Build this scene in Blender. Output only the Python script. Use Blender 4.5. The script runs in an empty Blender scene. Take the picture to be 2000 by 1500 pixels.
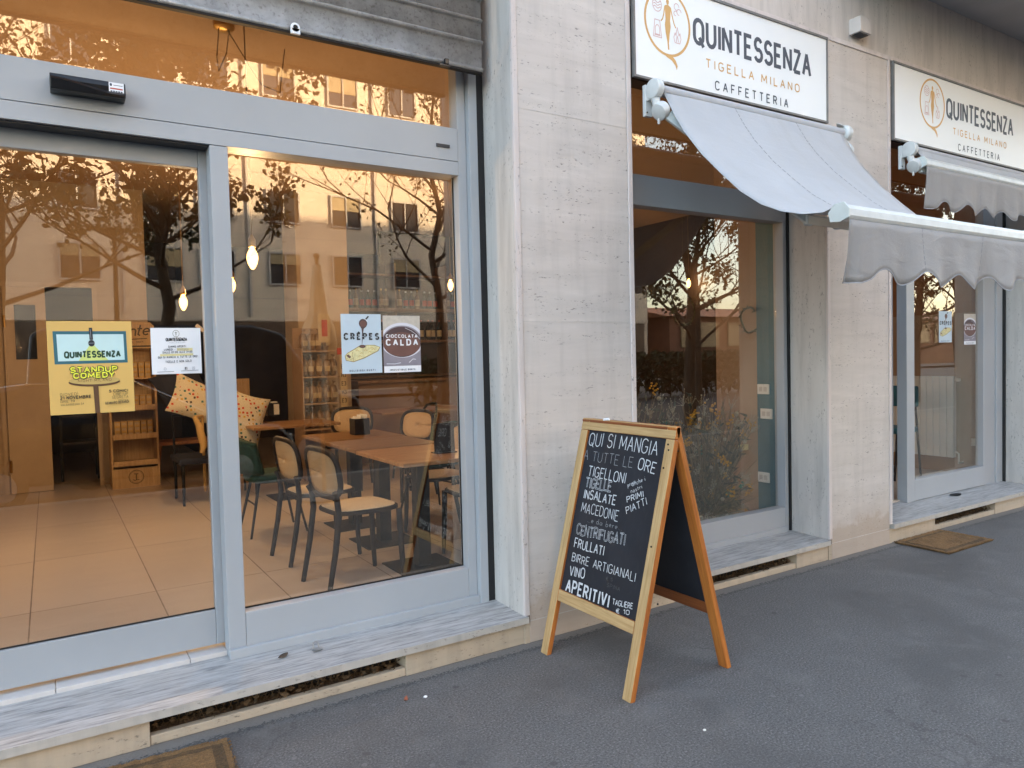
import bpy, math, random
from mathutils import Vector, Matrix
random.seed(7)
R = math.radians
sc = bpy.context.scene
COL = sc.collection

# ------------------------------------------------------------------ camera
CAM = Vector((0.0, -3.2687, 1.55))
YAW, PITCH, ROLL = R(32.3086), R(-2.13625), R(1.39282)
FPX = 1429.66
_f = Vector((math.sin(YAW)*math.cos(PITCH), math.cos(YAW)*math.cos(PITCH), math.sin(PITCH)))
_r = Vector((math.cos(YAW), -math.sin(YAW), 0))
_d = _f.cross(_r)
RIGHT = _r*math.cos(ROLL) + _d*math.sin(ROLL)
DOWN = -_r*math.sin(ROLL) + _d*math.cos(ROLL)
FWD = _f
cd = bpy.data.cameras.new('camera'); cam = bpy.data.objects.new('camera', cd); COL.objects.link(cam)
cam.matrix_world = Matrix((( RIGHT.x, -DOWN.x, -FWD.x, CAM.x), (RIGHT.y, -DOWN.y, -FWD.y, CAM.y), (RIGHT.z, -DOWN.z, -FWD.z, CAM.z), (0, 0, 0, 1)))
cd.sensor_width = 36; cd.sensor_fit = 'HORIZONTAL'; cd.lens = FPX/2000*36
cd.clip_start = 0.05; cd.clip_end = 1500
sc.camera = cam
sc.render.engine = 'CYCLES'
sc.cycles.use_denoising = True
sc.cycles.max_bounces = 8; sc.cycles.diffuse_bounces = 4; sc.cycles.glossy_bounces = 4
sc.cycles.transparent_max_bounces = 24; sc.cycles.transmission_bounces = 6
sc.cycles.caustics_reflective = False; sc.cycles.caustics_refractive = False
sc.cycles.sample_clamp_indirect = 8

# ------------------------------------------------------------------ sky and sun
SUN_AZ, SUN_EL = R(35), R(12)          # towards +x, a little behind the cafe's facade
w = bpy.data.worlds.new('World'); sc.world = w; w.use_nodes = True
nt = w.node_tree; nt.nodes.clear()
sky = nt.nodes.new('ShaderNodeTexSky'); sky.sky_type = 'NISHITA'; sky.sun_disc = False
sky.sun_elevation = SUN_EL; sky.sun_rotation = R(90) - SUN_AZ
sky.air_density = 1.0; sky.dust_density = 2.5; sky.ozone_density = 1.0
hs = nt.nodes.new('ShaderNodeHueSaturation'); hs.inputs['Saturation'].default_value = 0.74
bg = nt.nodes.new('ShaderNodeBackground'); bg.inputs[1].default_value = 0.15
wo = nt.nodes.new('ShaderNodeOutputWorld')
nt.links.new(sky.outputs[0], hs.inputs['Color']); nt.links.new(hs.outputs[0], bg.inputs[0]); nt.links.new(bg.outputs[0], wo.inputs[0])
sd = bpy.data.lights.new('sun', 'SUN'); so = bpy.data.objects.new('sun', sd); COL.objects.link(so)
sd.energy = 5.0; sd.angle = R(0.5); sd.color = (1.0, 0.74, 0.45)
sv = Vector((math.cos(SUN_AZ)*math.cos(SUN_EL), math.sin(SUN_AZ)*math.cos(SUN_EL), math.sin(SUN_EL)))
so.rotation_euler = sv.to_track_quat('Z', 'Y').to_euler(); so.location = sv*60
sc.view_settings.view_transform = 'Standard'; sc.view_settings.look = 'None'
sc.view_settings.exposure = 3.3; sc.view_settings.gamma = 1

# ------------------------------------------------------------------ points of the photograph turned into points of the place
def ray(px, py):
    return FWD + RIGHT*((px-1000)/FPX) + DOWN*((py-750)/FPX)
def ony(px, py, y=0.0):
    v = ray(px, py); return CAM + v*((y-CAM.y)/v.y)
def onx(px, py, x):
    v = ray(px, py); return CAM + v*((x-CAM.x)/v.x)
def onz(px, py, z=0.0):
    v = ray(px, py); return CAM + v*((z-CAM.z)/v.z)
def onp(px, py, o, n):
    v = ray(px, py); return CAM + v*((o-CAM).dot(n)/v.dot(n))

# ------------------------------------------------------------------ materials
MATS = {}
def _new(name):
    m = bpy.data.materials.new(name); m.use_nodes = True
    nt = m.node_tree; b = nt.nodes['Principled BSDF']
    MATS[name] = m
    return m, nt, b
def L(nt, a, b): nt.links.new(a, b)
def coords(nt, stretch=(1, 1, 1), rot=(0, 0, 0), kind='Object'):
    tc = nt.nodes.new('ShaderNodeTexCoord'); mp = nt.nodes.new('ShaderNodeMapping')
    mp.inputs['Scale'].default_value = stretch; mp.inputs['Rotation'].default_value = rot
    L(nt, tc.outputs[kind], mp.inputs[0]); return mp.outputs[0]
def noise(nt, vec, scale, detail=4, rough=0.55, dist=0.0):
    n = nt.nodes.new('ShaderNodeTexNoise'); n.inputs['Scale'].default_value = scale
    n.inputs['Detail'].default_value = detail; n.inputs['Roughness'].default_value = rough
    n.inputs['Distortion'].default_value = dist
    L(nt, vec, n.inputs['Vector']); return n.outputs[0]
def ramp(nt, fac, stops):
    r = nt.nodes.new('ShaderNodeValToRGB'); e = r.color_ramp.elements
    while len(e) > 1: e.remove(e[-1])
    e[0].position = stops[0][0]; e[0].color = _c(stops[0][1])
    for p, c in stops[1:]:
        x = e.new(p); x.color = _c(c)
    L(nt, fac, r.inputs[0]); return r.outputs[0]
def _c(c):
    if isinstance(c, (int, float)): c = (c, c, c)
    return (c[0], c[1], c[2], 1)
def mix(nt, fac, a, b, mode='MIX'):
    m = nt.nodes.new('ShaderNodeMix'); m.data_type = 'RGBA'; m.blend_type = mode
    for i, v in ((0, fac), (6, a), (7, b)):
        if hasattr(v, 'is_linked') or hasattr(v, 'links'): L(nt, v, m.inputs[i])
        else: m.inputs[i].default_value = v if i == 0 else _c(v)
    return m.outputs[2]
def bump(nt, b, h, strength=0.3, dist=0.01):
    n = nt.nodes.new('ShaderNodeBump'); n.inputs['Strength'].default_value = strength; n.inputs['Distance'].default_value = dist
    L(nt, h, n.inputs['Height']); L(nt, n.outputs[0], b.inputs['Normal'])
def setp(b, **kw):
    for k, v in kw.items(): b.inputs[k].default_value = v
def simple(name, c, rough=0.6, var=0.12, scale=14, metal=0.0, bmp=0.0, stretch=(1, 1, 1), spec=None, detail=4):
    """one colour with a slow uneven tone and optional fine bump"""
    m, nt, b = _new(name)
    v = coords(nt, stretch); n = noise(nt, v, scale, detail)
    lo = tuple(x*(1-var) for x in c); hi = tuple(min(1, x*(1+var)) for x in c)
    L(nt, ramp(nt, n, [(0.3, lo), (0.7, hi)]), b.inputs['Base Color'])
    setp(b, Roughness=rough, Metallic=metal)
    if spec is not None: b.inputs['Specular IOR Level'].default_value = spec
    if bmp: bump(nt, b, noise(nt, v, scale*6, 3), bmp, 0.004)
    return m

def travertine(name, tint, streak_vertical=False, dirt=0.35, foot=False):
    m, nt, b = _new(name)
    st = (1.0, 1.0, 7.0) if not streak_vertical else (4.0, 4.0, 0.8)
    v = coords(nt, st); v0 = coords(nt)
    band = noise(nt, v, 2.2, 7, 0.62, 0.25)
    c = ramp(nt, band, [(0.28, tuple(t*0.86 for t in tint)), (0.45, tuple(t*0.95 for t in tint)), (0.6, tint), (0.8, tuple(min(1, t*1.13) for t in tint))])
    cloud = noise(nt, v0, 1.5, 3)
    c = mix(nt, ramp(nt, cloud, [(0.42, 0), (0.7, 0.22)]), c, (tint[0]*1.03, tint[1]*0.94, tint[2]*0.93))
    pv = coords(nt, (1.0, 1.0, 2.6) if not streak_vertical else (2.4, 2.4, 1.0))
    pits = noise(nt, pv, 34, 6, 0.72)
    where = ramp(nt, noise(nt, v, 3.1, 4), [(0.48, 0.0), (0.58, 1)])
    pm = ramp(nt, pits, [(0.375, 1), (0.41, 0)])
    pm = mix(nt, 1.0, pm, where, 'MULTIPLY')
    c = mix(nt, pm, c, tuple(t*0.42 for t in tint))
    if dirt:
        dn = noise(nt, coords(nt, (6, 6, 0.7)), 2.0, 5, 0.6)
        c = mix(nt, ramp(nt, dn, [(0.48, 0), (0.75, dirt)]), c, tuple(t*0.55 for t in tint))
    if foot:      # splash dirt and old grime at the foot of the wall
        sx = nt.nodes.new('ShaderNodeSeparateXYZ'); L(nt, v0, sx.inputs[0]); ad = nt.nodes.new('ShaderNodeMath'); ad.operation = 'MULTIPLY_ADD'
        L(nt, noise(nt, v0, 7, 6, 0.65), ad.inputs[0]); ad.inputs[1].default_value = -0.42; L(nt, sx.outputs[2], ad.inputs[2])
        c = mix(nt, ramp(nt, ad.outputs[0], [(0.0, 0.62), (0.06, 0.25), (0.30, 0)]), c, (tint[0]*0.62, tint[1]*0.50, tint[2]*0.38))
    L(nt, c, b.inputs['Base Color']); setp(b, Roughness=0.62)
    h = mix(nt, 0.6, band, mix(nt, 1.0, (1, 1, 1), pm, 'SUBTRACT'))
    bump(nt, b, h, 0.5, 0.006)
    return m
travertine('travertine', (0.575, 0.530, 0.497), dirt=0.28, foot=True)
travertine('travertine_reveal', (0.56, 0.53, 0.50), True, 0.6)
travertine('travertine_edge', (0.64, 0.575, 0.55), True, 0.4)
travertine('plinth_stone', (0.47, 0.385, 0.29), False, 0.4)
travertine('stained_render', (0.60, 0.545, 0.50), True, 0.6)

def marble():
    m, nt, b = _new('grey_marble')
    v = coords(nt, (2.0, 22, 6), (0, 0, R(7)))
    a = noise(nt, v, 2.6, 10, 0.72, 0.35)
    c = ramp(nt, a, [(0.32, (0.13, 0.132, 0.134)), (0.43, (0.29, 0.292, 0.294)), (0.54, (0.425, 0.425, 0.425)), (0.70, (0.53, 0.53, 0.53))])
    d = noise(nt, coords(nt), 5, 4)
    c = mix(nt, ramp(nt, d, [(0.5, 0), (0.85, 0.45)]), c, (0.40, 0.37, 0.33))
    L(nt, c, b.inputs['Base Color']); setp(b, Roughness=0.42)
    bump(nt, b, a, 0.12, 0.003)
marble()
travertine('marble_edge', (0.46, 0.43, 0.39), False, 0.5)

def asphalt(name, base, k=1.0, wall=False):
    m, nt, b = _new(name)
    v = coords(nt)
    f = noise(nt, v, 105, 4, 0.85); g = noise(nt, v, 60, 4, 0.65); big = noise(nt, v, 0.9, 6, 0.62, 0.4); mid = noise(nt, v, 4, 5, 0.65)
    c = ramp(nt, f, [(0.36, tuple(x*0.42 for x in base)), (0.5, tuple(x*0.95 for x in base)), (0.60, tuple(x*1.4 for x in base)), (0.69, tuple(x*2.8 for x in base))])
    c = mix(nt, ramp(nt, big, [(0.40, 0.6), (0.52, 0)]), c, tuple(x*0.62 for x in base))
    c = mix(nt, ramp(nt, mid, [(0.52, 0), (0.72, 0.4)]), c, tuple(x*1.45 for x in base))
    def spots(scale, r0, r1, keep, col, amt):
        vo = nt.nodes.new('ShaderNodeTexVoronoi'); vo.inputs['Scale'].default_value = scale; L(nt, v, vo.inputs['Vector'])
        sp = nt.nodes.new('ShaderNodeSeparateColor'); L(nt, vo.outputs['Color'], sp.inputs[0])
        d = ramp(nt, vo.outputs['Distance'], [(r0, 1), (r1, 0)])
        return mix(nt, mix(nt, 1.0, d, ramp(nt, sp.outputs[0], [(keep, 0), (keep+0.01, amt)]), 'MULTIPLY'), c, col)
    c = spots(7, 0.10, 0.13, 0.80, tuple(x*0.55 for x in base), 0.7)
    c = spots(9.3, 0.09, 0.12, 0.90, tuple(x*1.7 for x in base), 0.45)
    # thin cracks
    vc = nt.nodes.new('ShaderNodeTexVoronoi'); vc.feature = 'DISTANCE_TO_EDGE'; vc.inputs['Scale'].default_value = 0.55
    wv = nt.nodes.new('ShaderNodeVectorMath'); wv.operation = 'ADD'; nn = nt.nodes.new('ShaderNodeTexNoise'); nn.inputs['Scale'].default_value = 3.0; nn.inputs['Detail'].default_value = 6
    L(nt, v, nn.inputs['Vector']); L(nt, v, wv.inputs[0]); sc_ = nt.nodes.new('ShaderNodeVectorMath'); sc_.operation = 'SCALE'; sc_.inputs['Scale'].default_value = 0.45; L(nt, nn.outputs['Color'], sc_.inputs[0]); L(nt, sc_.outputs[0], wv.inputs[1]); L(nt, wv.outputs[0], vc.inputs['Vector'])
    cr = mix(nt, 1.0, ramp(nt, vc.outputs[0], [(0.0015, 0.45), (0.004, 0)]), ramp(nt, mid, [(0.44, 0), (0.56, 1)]), 'MULTIPLY')
    c = mix(nt, cr, c, tuple(x*0.3 for x in base))
    if wall:      # rougher, paler strip of filler and dirt along the foot of the wall
        sx = nt.nodes.new('ShaderNodeSeparateXYZ'); L(nt, v, sx.inputs[0]); ad = nt.nodes.new('ShaderNodeMath'); ad.operation = 'MULTIPLY_ADD'
        L(nt, g, ad.inputs[0]); ad.inputs[1].default_value = 0.16; L(nt, sx.outputs[1], ad.inputs[2])
        c = mix(nt, ramp(nt, ad.outputs[0], [(0.0, 0), (0.03, 0.55)]), c, (base[0]*1.75, base[1]*1.6, base[2]*1.4))
        mp = nt.nodes.new('ShaderNodeMath'); mp.operation = 'ABSOLUTE'; sb = nt.nodes.new('ShaderNodeMath'); sb.operation = 'SUBTRACT'; sb.inputs[1].default_value = 0.005; L(nt, ad.outputs[0], sb.inputs[0]); L(nt, sb.outputs[0], mp.inputs[0])
        c = mix(nt, ramp(nt, mp.outputs[0], [(0.004, 0.75), (0.012, 0)]), c, tuple(x*0.3 for x in base))
    L(nt, c, b.inputs['Base Color'])
    L(nt, ramp(nt, big, [(0.35, 0.68), (0.65, 0.88)]), b.inputs['Roughness'])
    bump(nt, b, mix(nt, 0.5, f, g), 0.22*k, 0.003)
asphalt('pavement_asphalt', (0.117, 0.114, 0.113), wall=True)
asphalt('road_asphalt', (0.05, 0.052, 0.056))

simple('blue_grey_paint', (0.375, 0.395, 0.42), 0.42, 0.04, 2.0)
simple('blue_grey_paint_soft', (0.345, 0.365, 0.39), 0.5, 0.05, 2.0)
simple('black_gasket', (0.008, 0.008, 0.009), 0.6)
simple('threshold_tile', (0.58, 0.55, 0.53), 0.4, 0.05)
simple('black_plastic', (0.012, 0.012, 0.014), 0.28, 0.1)
simple('paper_white', (0.80, 0.81, 0.84), 0.6, 0.02)
simple('sign_white', (0.83, 0.85, 0.86), 0.35, 0.02, 1.5)
simple('sign_grey_frame', (0.16, 0.155, 0.15), 0.45, 0.15)
simple('charcoal_letter', (0.055, 0.068, 0.095), 0.5, 0.02)
simple('gold_letter', (0.62, 0.36, 0.12), 0.5, 0.03)
simple('rose_line', (0.62, 0.40, 0.38), 0.5, 0.02)
simple('white_metal', (0.58, 0.60, 0.60), 0.38, 0.08)
simple('awning_arm', (0.55, 0.60, 0.60), 0.35, 0.06)
simple('teal_paint', (0.004, 0.10, 0.15), 0.45, 0.1)
simple('counter_tan', (0.22, 0.12, 0.055), 0.6, 0.1, 3)
simple('interior_tan', (0.34, 0.225, 0.14), 0.8, 0.08, 3)
simple('interior_orange', (0.27, 0.125, 0.055), 0.8, 0.08, 3)
simple('interior_beige', (0.47, 0.36, 0.235), 0.75, 0.06, 2.5)
simple('interior_ceiling', (0.50, 0.33, 0.20), 0.85, 0.05, 1.5)
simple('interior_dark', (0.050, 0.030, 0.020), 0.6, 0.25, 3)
simple('dark_metal', (0.012, 0.011, 0.011), 0.55, 0.2, spec=0.25)
simple('chair_frame', (0.022, 0.017, 0.017), 0.55, 0.15, 30, spec=0.25)
simple('green_velvet', (0.008, 0.040, 0.032), 0.8, 0.3, 20)
simple('radiator_white', (0.70, 0.69, 0.65), 0.4, 0.03)
simple('socket_white', (0.78, 0.78, 0.76), 0.4, 0.02)
simple('door_beige', (0.50, 0.38, 0.25), 0.5, 0.04)
simple('dark_glass', (0.02, 0.025, 0.032), 0.05, 0.05)
simple('brass', (0.45, 0.27, 0.08), 0.35, 0.1, 20, 1.0)
simple('cord_cloth', (0.30, 0.19, 0.10), 0.8)
simple('van_paint', (0.010, 0.011, 0.018), 0.16, 0.05)
simple('car_paint', (0.020, 0.021, 0.024), 0.14, 0.05)
simple('chrome', (0.7, 0.7, 0.7), 0.12, 0.02, 5, 1.0)
simple('rubber', (0.015, 0.015, 0.015), 0.7)
simple('lamp_lens_red', (0.35, 0.02, 0.02), 0.2)
simple('parasol_cloth', (0.55, 0.45, 0.33), 0.85, 0.1, 6)
simple('bark', (0.075, 0.055, 0.040), 0.9, 0.35, 9, bmp=0.4, stretch=(3, 3, 0.7))
simple('kerb_granite', (0.30, 0.29, 0.28), 0.7, 0.2, 40)
simple('soffit_render', (0.42, 0.41, 0.41), 0.85, 0.06, 3)
simple('menu_black', (0.015, 0.014, 0.014), 0.35)
simple('napkin_white', (0.75, 0.73, 0.68), 0.8, 0.05)
simple('chalk_white', (0.56, 0.58, 0.61), 0.9, 0.22, 160)
simple('chalk_grey', (0.25, 0.26, 0.28), 0.9, 0.35, 160)
simple('chalk_ghost', (0.055, 0.058, 0.066), 0.9, 0.35, 160)
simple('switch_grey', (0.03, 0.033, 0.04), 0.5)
simple('orange_tape', (0.62, 0.32, 0.13), 0.6)
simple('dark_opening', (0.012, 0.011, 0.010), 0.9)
simple('leaf_litter', (0.10, 0.062, 0.032), 0.95, 0.6, 60, bmp=0.6)
simple('steel', (0.42, 0.43, 0.44), 0.35, 0.15, 40, 1.0)
simple('low_building_render', (0.12, 0.05, 0.032), 0.85, 0.15, 1)
simple('shutter_slats', (0.24, 0.19, 0.11), 0.7, 0.25, 9, stretch=(0.1, 0.1, 3))
simple('roof_tile', (0.22, 0.10, 0.06), 0.85, 0.3, 5)

def mottled_zinc():
    m, nt, b = _new('galvanised_steel')
    v = coords(nt); a = noise(nt, v, 9, 6, 0.7); g = noise(nt, v, 60, 3)
    c = ramp(nt, a, [(0.3, (0.25, 0.25, 0.245)), (0.5, (0.38, 0.38, 0.38)), (0.75, (0.50, 0.50, 0.51))])
    c = mix(nt, ramp(nt, g, [(0.55, 0), (0.72, 0.55)]), c, (0.13, 0.115, 0.10))
    s = noise(nt, coords(nt, (5, 5, 0.6)), 3, 4)
    c = mix(nt, ramp(nt, s, [(0.6, 0), (0.8, 0.5)]), c, (0.15, 0.115, 0.09))
    L(nt, c, b.inputs['Base Color']); setp(b, Roughness=0.52, Metallic=0.35)
    bump(nt, b, a, 0.12, 0.003)
mottled_zinc()

def cloth(name, c, fold=0.25):
    m, nt, b = _new(name)
    v = coords(nt); a = noise(nt, v, 2.2, 4, 0.5); st = noise(nt, coords(nt, (5, 1.2, 0.8)), 2.0, 5, 0.6)
    k = ramp(nt, a, [(0.3, tuple(x*0.93 for x in c)), (0.7, tuple(min(1, x*1.04) for x in c))])
    k = mix(nt, ramp(nt, st, [(0.50, 0), (0.75, 0.30)]), k, (c[0]*0.78, c[1]*0.74, c[2]*0.68))
    L(nt, k, b.inputs['Base Color'])
    setp(b, Roughness=0.85); b.inputs['Sheen Weight'].default_value = 0.15
    cr = noise(nt, coords(nt, (2.2, 5, 5), (0, 0, R(25))), 2.2, 3, 0.5, 0.6); wv = noise(nt, v, 500, 1)
    h = mix(nt, 0.5, a, cr); bump(nt, b, mix(nt, 0.05, h, wv), fold, 0.03)
    # thin acrylic canvas lets a little daylight through
    tr = nt.nodes.new('ShaderNodeBsdfTranslucent'); tr.inputs[0].default_value = _c(tuple(x*0.8 for x in c))
    mx = nt.nodes.new('ShaderNodeMixShader'); mx.inputs[0].default_value = 0.16
    o = nt.nodes['Material Output']; L(nt, b.outputs[0], mx.inputs[1]); L(nt, tr.outputs[0], mx.inputs[2]); L(nt, mx.outputs[0], o.inputs[0])
cloth('awning_canvas', (0.50, 0.51, 0.535))
cloth('valance_canvas', (0.37, 0.355, 0.35), 0.6)

def wood(name, a, bcol, scale=3.0, rough=0.55, k=1.0):
    m, nt, b = _new(name)
    v = coords(nt, (16, 16, 0.9)); g = noise(nt, v, scale, 6, 0.6, 0.4); f = noise(nt, coords(nt, (60, 60, 2)), 6, 4)
    big = noise(nt, coords(nt), 6, 3)
    c = ramp(nt, g, [(0.3, a), (0.65, bcol)])
    c = mix(nt, ramp(nt, f, [(0.5, 0), (0.8, 0.5)]), c, tuple(x*0.55 for x in a))
    c = mix(nt, ramp(nt, big, [(0.55, 0), (0.8, 0.3)]), c, tuple(x*0.6 for x in a))
    L(nt, c, b.inputs['Base Color']); setp(b, Roughness=rough); bump(nt, b, g, 0.25*k, 0.002)
wood('faded_pine', (0.36, 0.215, 0.085), (0.54, 0.37, 0.18), 3.0, 0.7)
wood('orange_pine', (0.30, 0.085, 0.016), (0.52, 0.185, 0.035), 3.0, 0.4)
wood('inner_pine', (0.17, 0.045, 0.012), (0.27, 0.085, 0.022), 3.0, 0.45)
wood('rack_wood', (0.42, 0.26, 0.12), (0.60, 0.41, 0.21))
wood('bench_wood', (0.36, 0.15, 0.05), (0.48, 0.23, 0.08))
wood('shelf_wood', (0.16, 0.085, 0.04), (0.26, 0.15, 0.08))

def table_wood(name, k):
    m, nt, b = _new(name)
    v = coords(nt, (2.0, 22, 6)); g = noise(nt, v, 2.0, 7, 0.6, 0.5)
    c = ramp(nt, g, [(q, tuple(x*k for x in cc)) for q, cc in ((0.3, (0.19, 0.088, 0.034)), (0.5, (0.31, 0.16, 0.065)), (0.75, (0.45, 0.27, 0.125)))])
    L(nt, c, b.inputs['Base Color']); setp(b, Roughness=0.38); bump(nt, b, g, 0.1, 0.002)
table_wood('table_oak', 0.8); table_wood('pale_table_oak', 1.35)

def cane():
    m, nt, b = _new('woven_cane')
    ck = nt.nodes.new('ShaderNodeTexBrick')
    ck.inputs['Scale'].default_value = 160; ck.offset = 0.5; ck.inputs['Mortar Size'].default_value = 0.018
    ck.inputs['Color1'].default_value = _c((0.66, 0.47, 0.27)); ck.inputs['Color2'].default_value = _c((0.58, 0.40, 0.22)); ck.inputs['Mortar'].default_value = _c((0.26, 0.155, 0.075))
    v = coords(nt, (1, 1, 1), (R(90), 0, R(90))); L(nt, v, ck.inputs['Vector'])
    L(nt, ck.outputs[0], b.inputs['Base Color']); setp(b, Roughness=0.6); bump(nt, b, ck.outputs[1], -0.3, 0.002)
cane()
simple('cane_seat', (0.74, 0.62, 0.43), 0.6, 0.08, 60, bmp=0.3)

def blackboard():
    m, nt, b = _new('chalkboard_black')
    v = coords(nt); a = noise(nt, v, 5, 5); s = noise(nt, coords(nt, (1, 6, 2)), 9, 5)
    c = ramp(nt, a, [(0.3, (0.012, 0.014, 0.020)), (0.7, (0.020, 0.023, 0.031))])
    c = mix(nt, ramp(nt, s, [(0.55, 0), (0.8, 0.16)]), c, (0.06, 0.064, 0.072))
    L(nt, c, b.inputs['Base Color']); setp(b, Roughness=0.6); b.inputs['Specular IOR Level'].default_value = 0.3
blackboard()

def floor_tile():
    m, nt, b = _new('cafe_floor_tile')
    bk = nt.nodes.new('ShaderNodeTexBrick'); bk.offset = 0.0
    bk.inputs['Scale'].default_value = 1.0; bk.inputs['Brick Width'].default_value = 0.64; bk.inputs['Row Height'].default_value = 1.28
    bk.inputs['Mortar Size'].default_value = 0.0035; bk.inputs['Mortar Smooth'].default_value = 0.0
    bk.inputs['Color1'].default_value = _c((0.56, 0.48, 0.40)); bk.inputs['Color2'].default_value = _c((0.49, 0.415, 0.34)); bk.inputs['Mortar'].default_value = _c((0.14, 0.09, 0.06))
    tc = nt.nodes.new('ShaderNodeTexCoord'); mp = nt.nodes.new('ShaderNodeMapping'); mp.inputs['Location'].default_value = (0.14+6.4, -1.62+12.8, 0)
    L(nt, tc.outputs['Object'], mp.inputs[0]); L(nt, mp.outputs[0], bk.inputs['Vector'])
    n = noise(nt, coords(nt, (1, 3, 1)), 3, 5)
    c = mix(nt, ramp(nt, n, [(0.4, 0), (0.75, 0.35)]), bk.outputs[0], (0.66, 0.58, 0.49))
    L(nt, c, b.inputs['Base Color']); setp(b, Roughness=0.30)
    bump(nt, b, bk.outputs[1], -0.3, 0.003)
floor_tile()

def coir(name, c):
    m, nt, b = _new(name)
    v = coords(nt); f = noise(nt, v, 160, 5, 0.8); g = noise(nt, v, 7, 5)
    cc = ramp(nt, f, [(0.3, tuple(x*0.35 for x in c)), (0.5, c), (0.7, tuple(x*1.7 for x in c))])
    cc = mix(nt, ramp(nt, g, [(0.45, 0), (0.7, 0.55)]), cc, tuple(x*0.4 for x in c))
    L(nt, cc, b.inputs['Base Color']); setp(b, Roughness=0.95); bump(nt, b, f, 0.9, 0.01)
coir('coir', (0.23, 0.125, 0.047)); coir('coir_border', (0.12, 0.07, 0.03))

def glass(name, f0=0.11, tint=(0.97, 0.96, 0.94), refl=(1.0, 0.95, 0.86)):
    m, nt, b = _new(name); nt.nodes.remove(b)
    g = nt.nodes.new('ShaderNodeNewGeometry')
    dot = nt.nodes.new('ShaderNodeVectorMath'); dot.operation = 'DOT_PRODUCT'
    L(nt, g.outputs['Normal'], dot.inputs[0]); L(nt, g.outputs['Incoming'], dot.inputs[1])
    def mth(op, a, bb):
        n = nt.nodes.new('ShaderNodeMath'); n.operation = op
        for i, v in enumerate((a, bb)):
            if v is None: continue
            if isinstance(v, (int, float)): n.inputs[i].default_value = v
            else: L(nt, v, n.inputs[i])
        return n.outputs[0]
    c = mth('ABSOLUTE', dot.outputs['Value'], None)
    k = mth('POWER', mth('SUBTRACT', 1.0, c), 5.0)
    F = mth('ADD', mth('MULTIPLY', k, 1-f0), f0)
    t = nt.nodes.new('ShaderNodeBsdfTransparent'); t.inputs[0].default_value = _c(tint)
    gl = nt.nodes.new('ShaderNodeBsdfGlossy'); gl.inputs['Roughness'].default_value = 0.0; gl.inputs[0].default_value = _c(refl)
    bp = nt.nodes.new('ShaderNodeBump'); bp.inputs['Strength'].default_value = 0.02; bp.inputs['Distance'].default_value = 0.02
    L(nt, noise(nt, coords(nt), 1.3, 1), bp.inputs['Height']); L(nt, bp.outputs[0], gl.inputs['Normal'])
    mx = nt.nodes.new('ShaderNodeMixShader'); L(nt, F, mx.inputs[0]); L(nt, t.outputs[0], mx.inputs[1]); L(nt, gl.outputs[0], mx.inputs[2])
    L(nt, mx.outputs[0], nt.nodes['Material Output'].inputs[0])
glass('shop_glass')
def clear_glass(name, c):
    m, nt, b = _new(name); setp(b, Roughness=0.05); b.inputs['Base Color'].default_value = _c(c)
    n = noise(nt, coords(nt), 20, 2); L(nt, ramp(nt, n, [(0.3, tuple(x*0.8 for x in c)), (0.7, c)]), b.inputs['Base Color'])
clear_glass('wine_glass_dark', (0.012, 0.018, 0.010)); clear_glass('spirit_glass', (0.20, 0.13, 0.06)); clear_glass('pale_bottle', (0.10, 0.11, 0.10))
def emit(name, c, s):
    """amber bulb glass: mostly see-through, glowing a little itself"""
    m, nt, b = _new(name); nt.nodes.remove(b)
    e = nt.nodes.new('ShaderNodeEmission'); e.inputs[1].default_value = s
    n = noise(nt, coords(nt), 30, 2); L(nt, ramp(nt, n, [(0.3, tuple(x*0.85 for x in c)), (0.7, c)]), e.inputs[0])
    t = nt.nodes.new('ShaderNodeBsdfTransparent'); t.inputs[0].default_value = _c((1.0, 0.93, 0.80))
    mx = nt.nodes.new('ShaderNodeMixShader'); mx.inputs[0].default_value = 0.35
    L(nt, t.outputs[0], mx.inputs[1]); L(nt, e.outputs[0], mx.inputs[2]); L(nt, mx.outputs[0], nt.nodes['Material Output'].inputs[0])
emit('bulb_glow', (1.0, 0.52, 0.17), 1.5)

def opp_plaster(name, c):
    m, nt, b = _new(name)
    n = noise(nt, coords(nt), 0.35, 5); s = noise(nt, coords(nt, (1.5, 1.5, 0.2)), 1.0, 4)
    cc = ramp(nt, n, [(0.3, tuple(x*0.9 for x in c)), (0.7, c)])
    cc = mix(nt, ramp(nt, s, [(0.55, 0), (0.8, 0.3)]), cc, tuple(x*0.7 for x in c))
    L(nt, cc, b.inputs['Base Color']); setp(b, Roughness=0.9)
opp_plaster('pale_plaster', (0.50, 0.44, 0.37)); opp_plaster('grey_plaster', (0.36, 0.35, 0.34))
def leafmat(name, a, b2):
    m, nt, b = _new(name)
    n = noise(nt, coords(nt), 3.0, 3); L(nt, ramp(nt, n, [(0.35, a), (0.65, b2)]), b.inputs['Base Color']); setp(b, Roughness=0.7)
leafmat('autumn_leaf', (0.050, 0.055, 0.020), (0.13, 0.085, 0.025))
leafmat('green_leaf', (0.03, 0.05, 0.018), (0.07, 0.085, 0.03))
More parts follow.
